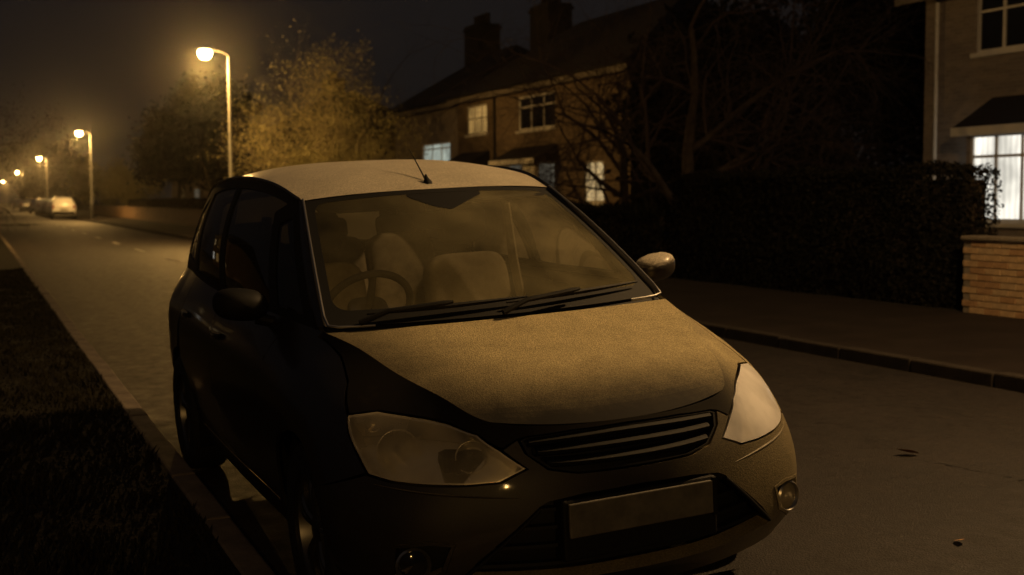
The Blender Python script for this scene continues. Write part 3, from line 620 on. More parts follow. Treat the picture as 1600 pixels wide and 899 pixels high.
def twigs(segs, lo, hi, n):
    V, Fc = [], []
    for pts, rad, lv in segs:
        if not lo <= lv <= hi: continue
        m = MB().tube(pts, rad, n, cap=False); k = len(V); V += m.v; Fc += [tuple(i+k for i in f) for f in m.f]
    return V, Fc
def tree(name, loc, label, height, r0, levels, spread, up, seed, bark='bark', twig=None, leaf=None, nleaf=0, ls=(.03, .06), jit=.35, group=None, cat='tree', **kw):
    t = empty(name, loc, label, cat, group); segs, tips = grow((0, 0, 0), height, r0, levels, spread, up, seed, **kw)
    V, Fc = twigs(segs, 0, 1, 9); o = fast('trunk', V, Fc, bark, t); o.data.polygons.foreach_set('use_smooth', [True]*len(o.data.polygons))
    V, Fc = twigs(segs, 2, 99, 4); c = fast('crown', V, Fc, twig or bark, t)
    if nleaf:
        T = np.array([tuple(p) for p, d in tips]); P = T[RNG.integers(0, len(T), nleaf)]+RNG.normal(0, jit, (nleaf, 3)); P[:, 2] = np.maximum(P[:, 2], .25)
        V, Fc = leaf_quads(P, np.zeros((nleaf, 3)), *ls); fast('foliage', V, Fc, leaf, c)
    return t
tree('golden_tree', (11.3, 43.5, .1), 'tree with lit golden foliage beside the nearest street lamp', 6.4, .15, 7, .95, .5, 3, leaf='goldleaf', nleaf=16000, ls=(.028, .058), jit=.14, lr=.78, nchild=(3, 4), twig='paletwig')
tree('golden_shrub', (11.2, 40.0, .1), 'bushy lit shrub at the foot of the golden tree', 3.6, .08, 5, 1.1, .2, 21, leaf='goldleaf', nleaf=14000, ls=(.028, .06), jit=.2, cat='shrub', twig='paletwig')
tree('bare_tree', (13.5, 21.8, .1), 'bare tree with reddish drooping twigs behind the hedge', 10, .17, 6, .85, .55, 18, bark='bark', twig='redtwig', droop=.32, lr=.74, nchild=(3, 5))
tree('twiggy_tree', (16.4, 29.3, .1), 'large dark twiggy bare tree over the right end of the tan house', 9.0, .16, 6, .95, .45, 33, twig='redtwig', droop=.20, lr=.75, nchild=(3, 5))
tree('thin_bare_tree', (20, 62, .1), 'thin bare tree rising behind the left chimney', 11, .16, 6, .8, .6, 5, lr=.74)
tree('slender_bare_tree', (27.5, 50, .1), 'bare tree rising between and behind the two chimneys', 12.5, .16, 6, .8, .6, 15, lr=.74)
for i, (x, y, hh, lb) in enumerate([(10.9, 60, 8.2, 'dark dense evergreen tree left of the nearest lamp post'), (11.0, 74, 9.0, 'dark evergreen tree in the middle of the far row'), (25, 27, 10.5, 'tall black evergreen between the bare tree and the right house'), (26, 33, 11, 'tall black evergreen behind the bare tree'), (14.0, 57, 5.0, 'dark upright bush left of the neighbour house'), (18.7, 28.4, 6.8, 'dark evergreen against the right end of the tan house')]):
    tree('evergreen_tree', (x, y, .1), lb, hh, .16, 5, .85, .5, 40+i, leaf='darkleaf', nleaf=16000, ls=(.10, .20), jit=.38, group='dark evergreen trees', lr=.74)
tree('lamp_lit_tree', (11.2, 122, .1), 'small pale tree lit by the second street lamp', 6.2, .13, 5, .95, .5, 61, leaf='goldleaf', nleaf=6000, ls=(.10, .2), jit=.3, lr=.75)
tree('far_pale_tree', (11.5, 104, .1), 'pale low tree just right of the second lamp post', 4.6, .11, 5, .95, .4, 62, leaf='goldleaf', nleaf=5000, ls=(.10, .18), jit=.3, lr=.75)
tree('roadside_tree', (-.9, 58, .06), 'dark roadside tree overhanging the road at the left edge', 8, .17, 6, .95, .35, 66, leaf='darkleaf', nleaf=9000, ls=(.03, .06), jit=.2, lr=.76)
for i, (x, y, hh) in enumerate([(11, 175, 8), (12, 205, 9), (13, 250, 10), (6.0, 470, 22), (16, 420, 24)]):
    tree('distant_tree', (x, y, .05), ['dark tree beyond the third street lamp', 'dark tree beyond the fourth street lamp', 'faint tree close to the end of the road', 'tall tree closing the end of the road', 'tall tree right of the end of the road'][i], hh, .2, 5, .9, .4, 70+i, leaf='darkleaf', nleaf=6000, ls=(.2, .4), jit=.6, group='trees at the far end of the road', lr=.75)
# ---- parking-car surfaces (car coordinates: x to its left, y rearwards from the nose, z up) ----
LEV = [
 [(0,.10,.195),(.27,.115,.195),(.48,.175,.2),(.68,.285,.205),(.80,.45,.21),(.81,.87,.21),(.805,1.35,.21),(.805,2.2,.21),(.805,3.0,.21),(.81,3.51,.22),(.79,3.95,.25),(.68,4.2,.27),(.40,4.28,.28),(0,4.30,.28)],
 [(0,.045,.27),(.27,.06,.272),(.49,.125,.28),(.715,.235,.29),(.85,.42,.30),(.865,.87,.33),(.85,1.35,.33),(.85,2.2,.33),(.85,3.0,.33),(.865,3.51,.34),(.845,3.97,.38),(.72,4.25,.40),(.42,4.34,.42),(0,4.36,.42)],
 [(0,.02,.42),(.27,.04,.425),(.485,.105,.43),(.73,.225,.44),(.872,.42,.455),(.893,.87,.50),(.88,1.35,.50),(.88,2.2,.50),(.88,3.0,.50),(.898,3.51,.52),(.87,3.98,.54),(.74,4.26,.55),(.43,4.36,.56),(0,4.385,.56)],
 [(0,.035,.565),(.265,.06,.568),(.47,.125,.575),(.69,.25,.59),(.84,.44,.61),(.897,.87,.68),(.905,1.35,.68),(.91,2.2,.68),(.91,3.0,.68),(.91,3.51,.70),(.875,3.98,.70),(.75,4.24,.70),(.43,4.33,.70),(0,4.35,.70)],
 [(0,.06,.65),(.26,.09,.652),(.455,.16,.665),(.635,.30,.70),(.785,.50,.735),(.86,.87,.82),(.89,1.35,.85),(.905,2.2,.86),(.905,3.0,.87),(.90,3.51,.88),(.86,3.97,.89),(.73,4.20,.90),(.42,4.27,.90),(0,4.285,.90)],
 [(0,.10,.735),(.25,.13,.738),(.43,.20,.76),(.53,.38,.83),(.585,.56,.872),(.668,.85,.958),(.775,1.30,1.018),(.81,2.2,1.035),(.81,3.0,1.06),(.79,3.51,1.08),(.74,3.95,1.09),(.62,4.12,1.09),(.38,4.19,1.09),(0,4.20,1.09)],
]
PL = np.array(LEV, float)                      # levels x stations x 3
PL[:, :, 0] *= np.array([1]*7+[.995,.975,.955,.945,.95,1,1])
def _knots(a): return np.concatenate([[0.0], np.cumsum(a)])
UK = _knots(np.linalg.norm(np.diff(PL[1:5], axis=1), axis=2).mean(0))
VK = _knots(np.linalg.norm(np.diff(PL[:, 0:9], axis=0), axis=2).mean(1))
def _tan(k, p, axis):
    p = np.moveaxis(p, axis, 0); t = np.zeros_like(p); n = len(k)
    for i in range(1, n-1):
        h0, h1 = k[i]-k[i-1], k[i+1]-k[i]
        t[i] = ((p[i]-p[i-1])/h0*h1 + (p[i+1]-p[i])/h1*h0)/(h0+h1)
    t[0] = (p[1]-p[0])/(k[1]-k[0]); t[-1] = (p[-1]-p[-2])/(k[-1]-k[-2])
    return np.moveaxis(t, 0, axis)
TU = _tan(UK, PL, 1)
for e in (0, -1): TU[:, e, 1:] = 0
def _herm(k, q):
    i = np.clip(np.searchsorted(k, q)-1, 0, len(k)-2); h = k[i+1]-k[i]; t = (q-k[i])/h
    return i, h, 2*t**3-3*t**2+1, t**3-2*t**2+t, -2*t**3+3*t**2, t**3-t**2
def S(u, v):
    """wrap-round lower body; negative u mirrors to the other side"""
    u = np.atleast_1d(np.asarray(u, float)); v = np.atleast_1d(np.asarray(v, float)); u, v = np.broadcast_arrays(u, v)
    sg = np.where(u < 0, -1.0, 1.0)
    i, h, a, b, c, d = _herm(UK, np.clip(np.abs(u), 0, UK[-1]))
    e = lambda w: w[None, :, None]
    L = e(a)*PL[:, i] + e(b*h)*TU[:, i] + e(c)*PL[:, i+1] + e(d*h)*TU[:, i+1]
    TV = _tan(VK, L, 0)
    j, h, a, b, c, d = _herm(VK, np.clip(v, VK[0], VK[-1])); n = np.arange(len(u)); e = lambda w: w[:, None]
    P = e(a)*L[j, n] + e(b*h)*TV[j, n] + e(c)*L[j+1, n] + e(d*h)*TV[j+1, n]
    P = P.copy(); P[:, 0] *= sg
    return P
def crv(pts):
    p = np.array(pts, float); k = _knots(np.linalg.norm(np.diff(p, axis=0), axis=1)); k = k/k[-1]; t = _tan(k, p, 0)
    def f(q):
        i, h, a, b, c, d = _herm(k, np.clip(np.atleast_1d(np.asarray(q, float)), 0, 1)); e = lambda w: w[:, None]
        return e(a)*p[i] + e(b*h)*t[i] + e(c)*p[i+1] + e(d*h)*t[i+1]
    return f
def across(cen, edg, pw, bulge=0.0):
    """surface between two mirrored edge curves with a centre curve: (s in -1..1, t in 0..1)"""
    def f(s, t):
        s = np.atleast_1d(np.asarray(s, float)); t = np.atleast_1d(np.asarray(t, float)); s, t = np.broadcast_arrays(s, t)
        C, E = cen(t), edg(t); a = np.abs(s)
        x = E[:, 0]*s; y = C[:, 1]+(E[:, 1]-C[:, 1])*a**2; z = C[:, 2]+(E[:, 2]-C[:, 2])*a**pw
        return np.stack([x, y, z], 1)
    return f
BON_C = crv([(0,.10,.735),(0,.18,.782),(0,.30,.832),(0,.45,.872),(0,.62,.908),(0,.80,.948),(0,.94,.985)])
BON_E = lambda t: S(UK[2]+np.atleast_1d(t)*(1.60-UK[2]), VK[-1])
BONNET = across(BON_C, BON_E, 2.6)
WIN_C = crv([(0,.96,.995),(0,1.20,1.165),(0,1.45,1.325),(0,1.71,1.475)])
WIN_E = crv([(.695,1.05,1.003),(.655,1.28,1.16),(.61,1.52,1.31),(.56,1.77,1.45)])
WIND = across(WIN_C, WIN_E, 2.2)
ROOF_C = crv([(0,1.71,1.477),(0,1.95,1.548),(0,2.35,1.606),(0,2.75,1.627),(0,3.2,1.622),(0,3.65,1.59),(0,4.02,1.525)])
ROOF_E = crv([(.572,1.775,1.455),(.59,2.0,1.508),(.605,2.4,1.553),(.61,2.8,1.565),(.605,3.2,1.555),(.585,3.6,1.52),(.56,3.9,1.47)])
ROOF = across(ROOF_C, ROOF_E, 3.0)
BELT = lambda t: S(1.68+np.atleast_1d(t)*(4.50-1.68), VK[-1])
RAIL = crv([(.585,1.775,1.450),(.603,2.0,1.503),(.618,2.4,1.548),(.623,2.8,1.56),(.618,3.2,1.55),(.598,3.6,1.515),(.573,3.88,1.468)])
def UPPER(u, w, sg=1):
    """side of the cabin from belt (w=0) to roof rail (w=1)"""
    u = np.atleast_1d(np.asarray(u, float)); w = np.atleast_1d(np.asarray(w, float)); u, w = np.broadcast_arrays(u, w)
    P = BELT(u)*(1-w)[:, None] + RAIL(u)*w[:, None]; P[:, 0] += .045*4*w*(1-w)*(.35+.65*np.sin(np.pi*np.clip(u, 0, 1))); P[:, 0] *= sg
    return P
TG_C = crv([(0,4.03,1.512),(0,4.12,1.32),(0,4.20,1.095)])
TG_E = crv([(.556,3.905,1.462),(.61,4.0,1.28),(.655,4.08,1.095)])
TAIL = across(TG_C, TG_E, 2.0)
# ------------------------------------------------------------------ the parked car
VM = float(VK[-1]); UEND = float(UK[-1])
_gu, _gv = np.meshgrid(np.linspace(0, UEND, 1100), np.linspace(0, VM, 150), indexing='ij'); _GP = S(_gu.ravel(), _gv.ravel())
def inv(y, z):
    """(u, v) of the point on the flank with this y and z"""
    d = (_GP[:, 1]-y)**2+(_GP[:, 2]-z)**2+np.where(_GP[:, 0] < .5, 1, 0); k = d.argmin(); u, v = float(_gu.ravel()[k]), float(_gv.ravel()[k])
    for _ in range(4):
        p = S(u, v)[0]; e = 1e-3; du = (S(u+e, v)[0]-p)/e; dv = (S(u, min(v+e, VM))[0]-p)/e
        J = np.array([[du[1], dv[1]], [du[2], dv[2]]])
        if abs(np.linalg.det(J)) < 1e-4: break
        s = np.linalg.solve(J, [y-p[1], z-p[2]]); u = float(np.clip(u+s[0], 0, UEND)); v = float(np.clip(v+s[1], 0, VM))
    return u, v
AR = .362
def arch(yc, t0, t1, n=26): return [inv(yc+AR*math.cos(R(t)), .315+AR*math.sin(R(t))) for t in np.linspace(t0, t1, n)]
mir = lambda half: [(u, v) for u, v in half]+[(-u, v) for u, v in reversed(half) if abs(u) > 1e-9]
sgn = lambda poly, s: poly if s > 0 else [(-u, v) for u, v in poly]
def shrink(poly, d):
    c = np.mean(poly, 0); o = []
    for p in poly:
        p = np.array(p); w = p-c; L = np.hypot(*w); o.append(tuple(c+w*(L-d)/L))
    return o
car = empty('parked_car', (1.917, 3.274, -.008), 'dark frost-covered five-door people carrier parked beside the kerb', 'car')
car.rotation_euler = (0, R(-2.79), R(.55))

HL = [(1.035, .605), (.94, .643), (.80, .658), (.645, .675), (.53, .668), (.45, .602), (.37, .515), (.455, .458), (.56, .445), (.69, .440), (.80, .442), (.885, .453), (.94, .515)]
GRh = [(0, .725), (.2, .718), (.36, .684), (.385, .666), (.365, .588), (.30, .512), (.21, .484), (0, .480)]
LGh = [(0, .405), (.195, .396), (.31, .378), (.34, .362), (.416, .292), (.52, .196), (.575, .130), (.56, .116), (.384, .110), (.115, .102), (0, .100)]
FOG = [(.585, .25), (.65, .262), (.775, .242), (.795, .130), (.735, .085), (.615, .155)]
J0 = inv(.87+AR*math.cos(R(141)), .315+AR*math.sin(R(141)))
# bonnet: the crowned top and the turned-down sides that meet the headlights
nose = [(0, .731), (.2, .724), (.36, .691), (.392, .674), (.446, .617), (.53, .675), (.645, .682), (.80, .665), (.94, .650), (1.037, .612), (1.2, .675), (1.4, .715), (1.55, .733), (1.62, .738), (1.62, VM), (1.2, VM), (.8, VM), (.487, VM), (.2, VM), (0, VM)]
mb = patch(S, mir(nose), step=.026, skirt=.01)
patch(BONNET, [(-1, 0), (1, 0), (1, 1), (-1, 1)], sc=(.6, .9), step=.03, skirt=0, mb=mb)
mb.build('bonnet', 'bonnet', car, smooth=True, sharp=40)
# front bumper with its openings
bh = [(0, .472), (.21, .476), (.302, .503), (.372, .590), (.392, .664), (.440, .606), (.362, .512), (.452, .452), (.56, .439), (.69, .434), (.80, .436), (.89, .447), J0]+arch(.87, 143, 196.5, 14)+[(.9, 0), (.7, 0), (.4, 0), (0, 0)]
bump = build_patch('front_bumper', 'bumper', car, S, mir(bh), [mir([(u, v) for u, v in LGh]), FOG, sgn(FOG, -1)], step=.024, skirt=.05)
# crease of the bumper under the headlights
for s in (-1, 1):
    q = S(np.linspace(.40, .86, 18)*s, np.linspace(.395, .425, 18)); MB().tube([tuple(p) for p in q], [.001+.004*math.sin(math.pi*i/17) for i in range(18)], 6).build('bumper_crease', 'bumper', bump, smooth=True)
# grilles
gr = build_patch('grille', 'trim', car, S, mir(GRh), step=.03, skirt=0, off=-.055)
patch(S, shrink(mir(GRh), .004), [shrink(mir(GRh), .014)], step=.02, skirt=.05, off=-.003).build('grille_surround', 'trim', gr, smooth=True)
for k, f in enumerate((.2, .5, .8)):
    n = 40; um = .37-.085*(1-f)-.0; P = []
    for i in range(n+1):
        u = um*(2*i/n-1); c = abs(u)/.385; top = .725-.055*c**2.2; bot = .480+.02*c**2; v = bot+(top-bot)*f; p = S(u, v)[0]
        P.append([(p[0], p[1]+dy, p[2]+dz) for dy, dz in ((.012, -.010), (.004, -.007), (.001, .004), (.010, .012), (.040, .016), (.040, -.010), (.012, -.010))])
    MB().grid(P).build('slat', 'slat', gr, smooth=True, sharp=50)
lg = build_patch('lower_grille', 'trim', car, S, mir(LGh), step=.04, skirt=0, off=-.06)
for z in (.155, .215, .275, .335):
    um = float(np.interp(z, [.116, .196, .292, .378], [.56, .51, .405, .30])); q = S(np.linspace(-um, um, 40), z); q[:, 1] += .035
    MB().grid([[(p[0], p[1]+a, p[2]+b) for a, b in ((0, 0), (.002, .010), (.028, .012), (.028, -.004), (0, 0))] for p in q]).build('slat', 'trim', lg, smooth=True, sharp=50)
for s in (-1, 1):
    q = S(np.linspace(.34, .57, 14)*s, np.linspace(.352, .128, 14)); q[:, 1] -= .001
    MB().tube([tuple(p) for p in q], .006, 8).build('grille_edge', 'trim', lg, smooth=True)
MB().box(-.275, .285, .034, .10, .325, .52).build('plate_plinth', 'trim', car, bevel=.01)
pl = MB().box(-.26, .26, .018, .030, .403, .511).build('number_plate', 'plate', car, bevel=.004)
MB().box(.262, .276, .020, .034, .395, .518).build('plate_edge', 'trim', pl)
# fog lamps
for s in (-1, 1):
    f = build_patch('fog_lamp', 'trim', car, S, sgn(FOG, s), step=.025, skirt=0, off=-.045)
    patch(S, sgn(shrink(FOG, .002), s), [sgn(shrink(FOG, .016), s)], step=.02, skirt=.03, off=.003).build('fog_surround', 'bumper', f, smooth=True)
    c = S(.705*s, .175)[0]; c[1] += .025; ax = (.25*s, -1, 0)
    MB().lathe([(.052, 0), (.056, .012), (.050, .018), (.046, .008), (.02, -.02), (0, -.022)], c, ax, 28).build('fog_bezel', 'dull_chrome', f, smooth=True)
    MB().lathe([(.046, .006), (.03, .014), (0, .017)], c, ax, 28).build('fog_glass', 'darkglass' if s < 0 else 'lens', f, smooth=True)  # kerb-side glass gets a dark material to paint it as unlit
# headlights
for s, lb in ((-1, 'clear headlight with golden glints in its reflectors'), (1, 'pale frosted headlight lit from the street')):
    h = build_patch('headlight', 'reflector', car, S, sgn(shrink(HL, .006), s), step=.025, skirt=0, off=-.105); h['label'] = lb
    patch(S, sgn(shrink(HL, .005), s), [sgn(shrink(HL, .013), s)], step=.02, skirt=.10, off=-.002).build('headlight_rim', 'reflector', h, smooth=True)
    for u, v, r, dp, nm in ((.80, .535, .066, .055, 'main_reflector'), (.545, .552, .050, .045, 'beam_reflector'), (.935, .606, .030, .03, 'indicator_reflector')):
        c = S(u*s, v)[0]; c[1] += .085 if r > .04 else .06; c[0] -= .030*s; c[2] -= .012
        ax = (.22*s, -1, .03); b = MB().lathe([(r*1.06, .004), (r*1.06, .012), (r, .012), (r*.93, -.005), (r*.75, -.025), (r*.45, -.04), (r*.2, -.046), (0, -.047)], c, ax, 36).build(nm, 'reflector', h, smooth=True, sharp=180)
        MB().lathe([(.0, .012), (.009, .008), (.013, -.005), (.013, -.045)], c, ax, 14).build('lamp_bulb', 'indicator' if r < .04 else 'edge', b, smooth=True)
    patch(S, sgn(shrink(HL, .004), s), step=.022, skirt=.006, off=.002).build('headlight_lens', 'lens' if s < 0 else 'lens_frost', h, smooth=True)
# wings, doors, rear quarter
for s in (-1, 1):
    wg = [J0, (.897, .456), (.948, .513), (1.037, .600), (1.2, .669), (1.4, .709), (1.55, .727), (1.625, .732), (1.63, VM), (1.74, VM), (1.872, VM), (1.872, .55), (1.872, .3), (1.872, 0), (1.80, 0)]+arch(.87, -16.5, 139, 40)
    build_patch('wing', 'paint' if s < 0 else 'bonnet', car, S, sgn(wg, s), step=.035)  # street-side wing shares the bonnet's frost ramp, its lamplight painted in
    d = build_patch('front_door', 'paint', car, S, sgn([(1.878, .112), (1.878, VM), (2.4, VM), (2.872, VM), (2.872, .112)], s), step=.05)
    e = build_patch('rear_door', 'paint', car, S, sgn([(2.878, .112), (2.878, VM), (3.3, VM), (3.80, VM), (3.80, .60)]+arch(3.51, 80, 175, 24)[8:]+[(3.60, .112)], s), step=.05)
    build_patch('sill', 'paint', car, S, sgn([(1.80, 0), (1.878, .106), (3.60, .106), (3.66, 0)], s), step=.05)
    build_patch('rear_quarter', 'paint', car, S, sgn([(3.806, VM), (3.806, .60)]+list(reversed(arch(3.51, 47, 92, 12)))[::-1][::-1]+[]+[(4.36, .438), (4.70, .438), (4.70, VM), (4.3, VM)], s) if False else sgn([(3.806, .60), (3.806, VM), (4.3, VM), (4.70, VM), (4.70, .445)]+arch(3.51, 30, 90, 16), s), step=.04)
    for dd, u in ((d, 2.70), (e, 3.62)):
        p = S(np.linspace(u-.11, u+.07, 9)*s, np.full(9, .60)); P = []
        for i, q in enumerate(p):
            w = math.sin(math.pi*min(.97, max(.03, i/8)))**.4; P.append([(q[0]+s*(.004+.024*w*a), q[1], q[2]+.014*b) for a, b in ((0, -1), (.8, -.9), (1, 0), (.8, .9), (0, 1))])
        MB().grid(P).build('door_handle', 'paint', dd, smooth=True)
    # cabin side
    SC_ = (2.85, .47); up = lambda u, w, s=s: UPPER(u, w, s)
    W4 = [[(.025, .07), (.115, .07), (.095, .72), (.028, .84)], [(.145, .06), (.435, .06), (.418, .93), (.055, .93), (.12, .80)], [(.465, .06), (.745, .07), (.725, .90), (.448, .93)], [(.785, .12), (.95, .20), (.90, .74), (.77, .88)]]
    W4 = [fillet(w, .018) for w in W4]
    build_patch('door_frame', 'trim', car, up, [(0, 0), (1, 0), (1, 1), (0, 1)], W4, sc=SC_, step=.05, skirt=.02)
    for w, nm in zip(W4, ('quarter_window', 'front_window', 'rear_window', 'rear_quarter_window')):
        build_patch(nm, 'glass', car, up, w, sc=SC_, step=.06, skirt=0, off=-.006)
    # windscreen pillar and roof edge
    P = []
    for i in range(31):
        t = i/30; A, B = WIN_E(t)[0], UPPER(0, t, 1)[0]; o = np.array([.35, -.75, .45])
        P.append([((A*(1-q)+B*q)+o*.022*math.sin(math.pi*q))*np.array([s, 1, 1]) for q in (0, .12, .3, .5, .7, .88, 1)])
    MB().grid(P).build('windscreen_pillar', 'paint', car, smooth=True, sharp=180)
    P = []
    for i in range(51):
        t = i/50; A, B = ROOF_E(t)[0], RAIL(t)[0]; C = (A+B)/2+np.array([.006, 0, .012])
        P.append([A*np.array([s, 1, 1]), (C+np.array([-.004, 0, .003]))*np.array([s, 1, 1]), (C+np.array([.004, 0, -.003]))*np.array([s, 1, 1]), B*np.array([s, 1, 1])])
    MB().grid(P).build('roof_rail', 'edge', car, smooth=True)
    seal = [WIN_E(t)[0]+np.array([.012, -.012, .010]) for t in np.linspace(1, .06, 30)]+[WIN_E(.0)[0]+np.array([.004, -.018, .006]), WIN_E(0)[0]+np.array([-.03, -.035, .0]), WIN_E(0)[0]+np.array([-.09, -.052, -.002]), WIN_E(0)[0]+np.array([-.16, -.064, -.003])]
    MB().tube([p*np.array([s, 1, 1]) for p in seal], .0055, 8).build('windscreen_seal', 'dull_chrome', car, smooth=True)
# roof, windscreen, scuttle
build_patch('roof', 'roofpaint', car, ROOF, [(-1, 0), (1, 0), (1, 1), (-1, 1)], sc=(.6, 2.4), step=.04, skirt=.015)
WP = fillet([(-.955, .10), (.955, .085), (.945, .965), (-.945, .965)], .10, 8)
ws = build_patch('windscreen', 'windscreen', car, WIND, WP, sc=(.63, .95), step=.04, skirt=0)
patch(WIND, [(-1, 0), (1, 0), (1, 1), (-1, 1)], [WP], sc=(.63, .95), step=.03, skirt=.006, off=.001).build('black_band', 'trim', ws, smooth=True)
patch(WIND, fillet([(-.10, .84), (.02, .80), (.16, .86), (.34, .935), (.34, .962), (-.26, .962), (-.24, .93)], .02), sc=(.63, .95), step=.03, skirt=0, off=.0015).build('sensor_cover_reflection', 'trim', ws, smooth=True)  # sensor cover widened to draw in the dark reflections around it
P = []
for i in range(41):
    sx = 2*i/40-1; A = BONNET(sx, 1)[0]; B = WIND(sx, 0.0)[0]; P.append([A+np.array([0, -.02, -.022]), A+np.array([0, .006, -.018]), (A+B)/2+np.array([0, .01, -.014]), B+np.array([0, .01, -.004])])
MB().grid(P).build('scuttle', 'trim', car, smooth=True)
for s0, s1, t0, t1 in ((-.80, .12, .045, .075), (-.02, .90, .050, .085)):
    w = MB(); q = [WIND(a, b)[0]+np.array([0, -.022, .018]) for a, b in zip(np.linspace(s0, s1, 24), np.linspace(t0, t1, 24))]
    o = w.tube(q, [.004+.006*math.sin(math.pi*i/23) for i in range(24)], 6).build('wiper', 'trim', car, smooth=True)
    q2 = [WIND(s0-.05, .0)[0]+np.array([0, -.03, .012])]+[WIND(a, b)[0]+np.array([0, -.045, .035]) for a, b in zip(np.linspace(s0+.1, (s0+s1)/2, 8), np.linspace(.03, t0+.015, 8))]
    MB().tube(q2, [.012]+[.010]*7+[.006], 8).build('wiper_arm', 'trim', o, smooth=True)
# tail end
RW = fillet([(-.84, .10), (.84, .10), (.80, .84), (-.80, .84)], .08)
tg = build_patch('tailgate', 'paint', car, TAIL, [(-1, 0), (1, 0), (1, 1), (-1, 1)], [RW], sc=(.62, .45), step=.04, skirt=.02)
patch(TAIL, RW, sc=(.62, .45), step=.05, skirt=0, off=-.004).build('rear_screen', 'rearglass', tg, smooth=True)
patch(S, [(4.965, .45), (UEND, .45), (UEND, VM), (4.965, VM)], step=.05).build('tailgate_panel', 'paint', tg, smooth=True); patch(S, [(-4.965, .45), (-UEND, .45), (-UEND, VM), (-4.965, VM)], step=.05).build('tailgate_panel', 'paint', tg, smooth=True)
for s in (-1, 1):
    build_patch('tail_light', 'tail', car, S, sgn([(4.706, .45), (4.96, .45), (4.96, VM), (4.706, VM)], s), step=.04)
    build_patch('rear_bumper', 'bumper', car, S, sgn([(4.47, .0), (UEND, 0), (UEND, .444), (4.70, .439)]+arch(3.51, 14, 28, 6)[::-1]+arch(3.51, -12, 12, 8)[::-1], s), step=.05)
    P = [[RAIL(1)[0]*np.array([s, 1, 1])*(1-q)+TG_E(t)[0]*np.array([s, 1, 1])*q if False else (UPPER(1, 1-t, 1)[0]*(1-q)+TG_E(t)[0]*q)*np.array([s, 1, 1]) for q in (0, .5, 1)] for t in np.linspace(0, 1, 16)]
    MB().grid(P).build('rear_pillar', 'paint', car, smooth=True)
# mirrors
for s in (-1, 1):
    c = np.array([.925*s, 1.455, 1.075]); m = MB(); P = []
    for i in range(15):
        a = -math.pi/2+math.pi*i/14; P.append([])
        for j in range(25):
            b = 2*math.pi*j/24; x = math.copysign(abs(math.cos(b))**.75, math.cos(b))*math.cos(a); z = math.copysign(abs(math.sin(b))**.8, math.sin(b))*math.cos(a); y = math.sin(a)
            yy = y*.085 if y < 0 else y*.02; P[-1].append((c[0]+.105*x+.03*s*yy*4, c[1]+yy+.05*s*x*.118*4*0+.25*abs(x)*0, c[2]+.064*z+.012*x*s))
    mo = m.grid(P).build('wing_mirror', 'mirrorpaint' if s > 0 else 'trim', car, smooth=True, sharp=180)  # kerb-side mirror coloured black for shade, street-side one pale as if lit
    MB().tube([c+np.array([-.06*s, -.01, -.055]), c+np.array([-.11*s, -.01, -.075]), c+np.array([-.165*s, -.02, -.085])], [.026, .022, .03], 10).build('mirror_stalk', 'trim', mo, smooth=True)
    MB().lathe([(.0, .004), (.062, .003), (.064, .0)], c+np.array([0, .021, 0]), (-.15*s, 1, 0), 24).build('mirror_glass', 'mirror', mo, smooth=True)
# aerial
ae = MB().tube([(0, 1.80, 1.498), (0, 1.86, 1.545), (0, 1.93, 1.597), (.0, 2.01, 1.655)], [.004, .0035, .003, .002], 8).build('aerial', 'trim', car, smooth=True)
MB().lathe([(.022, -.006), (.02, .012), (.008, .034), (.005, .05)], (0, 1.795, 1.494), (0, .5, 1), 14).build('aerial_base', 'trim', ae, smooth=True)
# wheels
def wheel(x, y, s):
    w = empty('wheel', (x, y, .316)); w.parent = car
    MB().lathe([(.205, -.095), (.25, -.104), (.29, -.100), (.308, -.085), (.3155, -.06), (.3155, .06), (.308, .085), (.29, .100), (.25, .104), (.205, .095)], (0, 0, 0), (s, 0, 0), 56).build('tyre', 'rubber', w, smooth=True, sharp=180)
    r = MB().lathe([(.205, .095), (.212, .088), (.200, .080), (.190, .03), (.188, -.09), (.205, -.095)], (0, 0, 0), (s, 0, 0), 48)
    r.build('rim', 'alloy', w, smooth=True)
    sp = MB().lathe([(0, .078), (.03, .077), (.055, .068), (.06, .04)], (0, 0, 0), (s, 0, 0), 24)
    for k in range(5):
        a = 2*math.pi*k/5+.3
        for da in (-.17, .17):
            P = []
            for i in range(7):
                q = i/6; rr = .045+.152*q; aa = a+da*(.35+.65*q); t = Vector((0, -math.sin(aa), math.cos(aa))); n = Vector((0, math.cos(aa), math.sin(aa))); wd = .017-.004*q; xx = .066+.010*math.sin(math.pi*q)
                P.append([n*rr+t*(wd*e)+Vector((s*(xx+f), 0, 0)) for e, f in ((-1, -.03), (-1, -.004), (-.5, .004), (.5, .004), (1, -.004), (1, -.03))])
            sp.grid(P)
    sp.build('spokes', 'alloy', w, smooth=True)
    MB().lathe([(0, .0), (.14, .0), (.14, .012), (0, .012)], (s*.01, 0, 0), (s, 0, 0), 32).build('brake_disc', 'dull_chrome', w)
    P = [[(x+dx, y+.37*math.cos(a), .315+.37*math.sin(a)) for dx in (-.30*s, .075*s)] for a in np.linspace(R(-20), R(200), 26)]
    MB().grid(P).build('wheel_liner', 'inner', car, smooth=True)
for s in (-1, 1): wheel(.765*s, .87, s); wheel(.765*s, 3.51, s)
